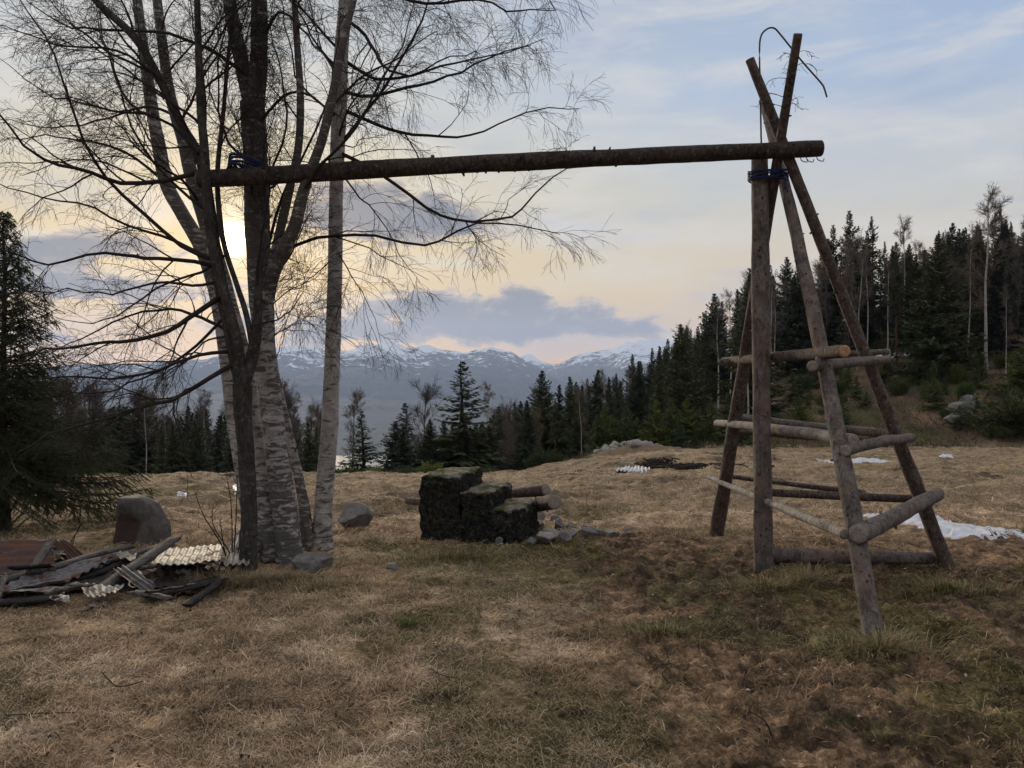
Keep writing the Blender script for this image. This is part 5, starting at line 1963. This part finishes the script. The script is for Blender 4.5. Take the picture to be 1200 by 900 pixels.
# ------------------------------------------------------------------ saplings and stems
def sapling(px, py, tops, label, seed, group=None, r=.006, name='sapling', d=None):
    g = G(px, py)
    root = empty(name, g, label, 'sapling', group)
    rg = np.random.default_rng(seed)
    mb = MB()
    Ps, Rs = [], []
    for (tx, ty) in tops:
        tp = np.array(P(tx, ty, g[1] + rg.uniform(-.25, .25))) - np.array(g)
        q = resample([(0, 0, -.02), tp * .35 + rg.normal(size=3) * .02, tp * .7 + rg.normal(size=3) * .025, tp], 14)
        Ps.append(q)
        Rs.append(r * np.linspace(1, .3, 14))
    Ps, Rs = np.array(Ps), np.array(Rs)
    mb.tubes(Ps, Rs, 6)
    mb.build('stem', M_TWIG, root)
    cb = MB()
    p2, r2 = spawn(Ps, Rs, 4, .16, (.4, .8), K=5, wob=.15, rg=rg, tmin=.4, up=.2)
    cb.tubes(p2, np.maximum(r2, .0014), 4)
    p3, r3 = spawn(p2, r2, 3, .06, (.4, .8), K=3, wob=.15, rg=rg)
    cb.tubes(p3, np.maximum(r3, .001), 3)
    cb.build('twigs', M_TWIG, root)


sapling(272, 668, [(265, 555), (278, 560), (228, 575), (250, 590), (285, 600), (258, 612), (240, 640)], 'cluster of bare shoots beside the foot of the dark forked tree', 1, r=.007)
sapling(84, 640, [(88, 605), (95, 612)], 'small reddish shoot behind the left part of the scrap heap', 2)
sapling(690, 600, [(693, 560)], 'thin dry stalk standing in the straw right of the steps', 3, r=.003)
sapling(788, 800, [(782, 770), (775, 775)], 'short dark twig standing in the churned turf', 4, r=.004)
sapling(905, 860, [(890, 840), (878, 835), (935, 862)], 'forked twig near the lower edge of the churned turf', 5, r=.004)


def fallen(px, py, pl, label, seed, r=.006):
    g = G(px, py)
    pts = []
    for (a, b) in pl:
        q = G(a, b)
        pts.append((q[0], q[1], q[2] + .012 + .03 * (seed % 2)))
    q = resample(pts, 14) - np.array(g)
    mb = MB()
    mb.tubes(q[None], (r * np.linspace(1, .5, 14))[None], 6, cap=True)
    p2, r2 = spawn(q[None], (r * np.linspace(1, .5, 14))[None], 3, .10, (.4, .8), K=4, wob=.15, rg=np.random.default_rng(seed))
    p2[..., 2] = np.maximum(p2[..., 2], 0.005)
    mb.tubes(p2, r2, 4)
    tag(mb.build('fallen_twig', M_TWIG, loc=g), label, 'twig')


fallen(135, 812, [(120, 798), (128, 808), (140, 815), (168, 808)], 'bent dark twig lying in the straw below the scrap heap', 1, .005)
fallen(235, 785, [(228, 772), (236, 780), (242, 798)], 'pale short twig lying in the middle of the near straw', 2, .003)
fallen(60, 838, [(0, 842), (40, 840), (90, 838)], 'long thin stick pressed into the turf at the lower left', 4, .004)
fallen(510, 800, [(505, 792), (515, 802), (540, 806)], 'small twig in the straw below the steps', 3, .003)
# a fallen branch under the birches
sapling(330, 690, [(318, 682), (300, 690)], 'broken twig by the foot of the thick birch', 9, r=.003)

# ------------------------------------------------------------------ grass
def blades(n, rmin, rmax, seed, hlen, wid, lie, amax=46, field=False):
    rg = np.random.default_rng(seed)
    r = rmin * (rmax / rmin) ** rg.random(n)
    th = np.radians(rg.uniform(-amax, amax, n))
    x = r * np.sin(th)
    y = r * np.cos(th)
    dens = fbm(x * 2.2, y * 2.2, 3)
    mk = muck(x, y)
    keep = rg.random(n) < np.clip(.62 + 1.5 * dens - .66 * mk * (1 - sstep(y, 9, 11)), .04, 1)
    keep &= y < crest(x) + 1.5
    x, y, r, mk = x[keep], y[keep], r[keep], mk[keep]
    n = len(x)
    z = Hd(x, y)
    p = np.stack([x, y, z], -1)
    # matted: blades share a local lie direction
    fl = fbm(x * .9 + 30, y * .9, 2) * 5 + rg.normal(size=n) * 1.5
    up = np.abs(rg.normal(size=n)) * lie
    d = norm(np.stack([np.cos(fl), np.sin(fl), up], -1))
    L = hlen * rg.uniform(.4, 1.5, n) * (1 + .25 * (r / 10))
    wv = norm(np.cross(d, [0, 0, 1.0]) + rg.normal(size=(n, 3)) * .5) * (wid * rg.uniform(.5, 1.3, n) * (1 + .10 * r))[:, None]
    m1 = p + d * (L * .5)[:, None] + np.array([0, 0, .012]) * (1 + up[:, None])
    e = p + d * L[:, None] + np.stack([0 * x, 0 * x, -.25 * L * (1 - np.clip(up, 0, 1))], -1)
    e[:, 2] = np.maximum(e[:, 2], z + .004 - .05 * L)
    v = np.stack([p - wv * .5, p + wv * .5, m1 + wv * .4, m1 - wv * .4, e], 1)
    # colours
    base = ground_tint(x, y)
    k = rg.uniform(.35, 1.7, n)[:, None]
    strawc = np.array([.46, .37, .26]) * rg.uniform(.45, 1.3, n)[:, None]
    greenc = np.array([.085, .10, .032]) * rg.uniform(.6, 1.5, n)[:, None]
    c = base * k
    s_ = rg.random(n)[:, None]
    c = np.where(s_ < .42 - .28 * mk[:, None], strawc * .5 + base * .75, c)
    mossy = sstep(fbm(x * .8 + 5, y * .8, 4, .6) , .1, .5)[:, None]
    c = np.where((s_ > .84) & (mossy > .15), greenc, c)
    c = np.clip(c, .01, .8)
    col = np.repeat(c, 5, 0)
    mb = MB()
    b_ = np.arange(n)[:, None] * 5
    mb.add(v.reshape(-1, 3), quads=b_ + np.array([[0, 1, 2, 3]]), tris=b_ + np.array([[3, 2, 4]]), col=col)
    return mb


g1_ = blades(360000, 2.7, 9, 1, .05, .0030, .15)
g3_ = blades(26000, 2.7, 12, 5, .13, .0028, .30)
g2_ = blades(120000, 7, 32, 2, .09, .005, .34)
for src in (g2_, g3_):
    for v_, c_ in zip(src.v, src.c):
        g1_.v.append(v_)
        g1_.c.append(c_)
    g1_.q += [q_ + g1_.n for q_ in src.q]
    g1_.t += [q_ + g1_.n for q_ in src.t]
    g1_.n += src.n
tag(g1_.build('grass', M_GRASS), kind='stuff', label='dry matted winter grass')


# heath and long dead grass on the slope
def heath():
    rg = np.random.default_rng(31)
    n = 90000
    a_ = rg.uniform(.05, .85, n)
    y = 42 + 55 * rg.random(n) ** 1.6
    x = a_ * y
    k_ = (y > crest(x) + .5) & (rg.random(n) < .55 + .9 * fbm(x * .6, y * .6, 3))
    tx = .50 - .0022 * (y - 46)
    k_ &= (np.abs(a_ - tx) > .014) | (rg.random(n) < .25)
    x, y = x[k_], y[k_]
    n = len(x)
    p = np.stack([x, y, Hd(x, y) - .02], -1)
    d = norm(rg.normal(size=(n, 3)) * [.6, .6, .3] + [0, 0, .7])
    L = rg.uniform(.12, .5, n)[:, None]
    wv = norm(np.cross(d, rg.normal(size=(n, 3)))) * rg.uniform(.01, .035, n)[:, None]
    v = np.stack([p - wv, p + wv, p + d * L], 1)
    t_ = rg.random(n)[:, None]
    g_ = sstep(fbm(x * .25, y * .25, 3), -.2, .3)[:, None]
    c = np.where(t_ < .45, np.array([.16, .115, .08]), np.where(t_ < .45 + .4 * g_, np.array([.07, .085, .03]), np.array([.085, .055, .042]))) * rg.uniform(.5, 1.5, n)[:, None]
    mb = MB()
    mb.add(v.reshape(-1, 3), tris=np.arange(n * 3).reshape(-1, 3), col=np.repeat(c, 3, 0))
    tag(mb.build('undergrowth', M_GRASS), kind='stuff', label='heath and dead grass covering the slope')


heath()


def leaf_litter():
    rg = np.random.default_rng(91)
    n = 5200
    r = 2.7 * (14 / 2.7) ** rg.random(n)
    th = np.radians(rg.uniform(-44, 44, n))
    x, y = r * np.sin(th), r * np.cos(th)
    c0 = np.stack([x, y, Hd(x, y) + rg.uniform(.004, .03, n)], -1)
    u = norm(rg.normal(size=(n, 3)) * [1, 1, .35])
    v_ = norm(np.cross(u, norm(rg.normal(size=(n, 3)) * .35 + [0, 0, 1])))
    s = rg.uniform(.006, .018, n)[:, None]
    long_ = (rg.random(n) < .4)[:, None]
    su, sv = np.where(long_, s * 2.6, s), np.where(long_, s * .18, s * .6)
    lift = np.array([0, 0, .3]) * s
    v = np.stack([c0 - u * su, c0 + v_ * sv + lift, c0 + u * su, c0 - v_ * sv + lift], 1)
    pal = np.array([[.05, .032, .022], [.20, .13, .08], [.38, .32, .25], [.10, .07, .05], [.03, .024, .02]])
    c = pal[rg.integers(0, 5, n)] * rg.uniform(.7, 1.3, n)[:, None]
    mb = MB()
    mb.add(v.reshape(-1, 3), quads=np.arange(n * 4).reshape(-1, 4), col=np.repeat(c, 4, 0))
    tag(mb.build('fallen_leaves', M_GRASS), kind='stuff', label='dead leaves, bark bits and wood chips strewn over the turf')


leaf_litter()


def tuft(px, py, n, h, w_, label, seed, green=.3, spread=.12):
    g = G(px, py)
    rg = np.random.default_rng(seed)
    az_ = rg.uniform(0, 6.28, n)
    rr_ = np.abs(rg.normal(size=n)) * spread
    x = g[0] + np.cos(az_) * rr_ * w_
    y = g[1] + np.sin(az_) * rr_ * .7
    z = Hd(x, y)
    p = np.stack([x, y, z], -1) - np.array(g)
    lean = rg.uniform(.2, 1.3, n)[:, None]
    d = norm(np.stack([np.cos(az_), np.sin(az_), 0 * x], -1) * lean + rg.normal(size=(n, 3)) * .25 + [0, 0, 1])
    L = (h * rg.uniform(.5, 1.2, n))[:, None]
    wv = norm(np.cross(d, [0, 0, 1.0])) * .0022
    m1 = p + d * L * .55
    e = p + d * L * .9 + np.stack([np.cos(az_), np.sin(az_), -.6 + 0 * x], -1) * L * .3
    v = np.stack([p - wv, p + wv, m1 + wv * .8, m1 - wv * .8, e], 1)
    c = np.where(rg.random(n)[:, None] < green, np.array([.10, .115, .04]), np.array([.30, .23, .14])) * rg.uniform(.6, 1.4, n)[:, None]
    mb = MB()
    b_ = np.arange(n)[:, None] * 5
    mb.add(v.reshape(-1, 3), quads=b_ + np.array([[0, 1, 2, 3]]), tris=b_ + np.array([[3, 2, 4]]), col=np.repeat(c, 5, 0))
    tag(mb.build('grass_tuft', M_GRASS, loc=g), label, kind='stuff')


tuft(1030, 765, 900, .15, 1.6, 'long grass tuft round the foot of the nearest pole', 1, .4, .14)
tuft(945, 684, 500, .17, 1.3, 'spiky grass tuft against the log lying on the ground', 2, .2, .09)
tuft(898, 690, 700, .12, 1.8, 'grass tuft round the foot of the upright post', 3, .4, .13)
tuft(1112, 690, 700, .12, 2.0, 'grass tuft at the foot of the outer pole', 4, .6, .16)
tuft(290, 686, 700, .14, 2.0, 'straw tuft round the foot of the dark forked tree', 5, .1, .14)
tuft(372, 690, 500, .12, 2.5, 'straw tuft before the square grey stone', 6, .2, .15)
tuft(530, 655, 900, .13, 3.0, 'mossy grass tuft along the front of the concrete steps', 7, .6, .16)
tuft(335, 680, 600, .12, 2.0, 'straw tuft before the thick birch', 8, .1, .16)
tuft(478, 735, 250, .07, 1.0, 'fresh green grass tuft in the near straw', 9, .95, .07)
tuft(262, 690, 500, .22, 1.2, 'tall yellow straw tuft at the right end of the scrap heap', 10, .05, .10)
tuft(775, 742, 600, .09, 2.0, 'greenish grass tuft in the churned turf left of the frame', 11, .7, .16)
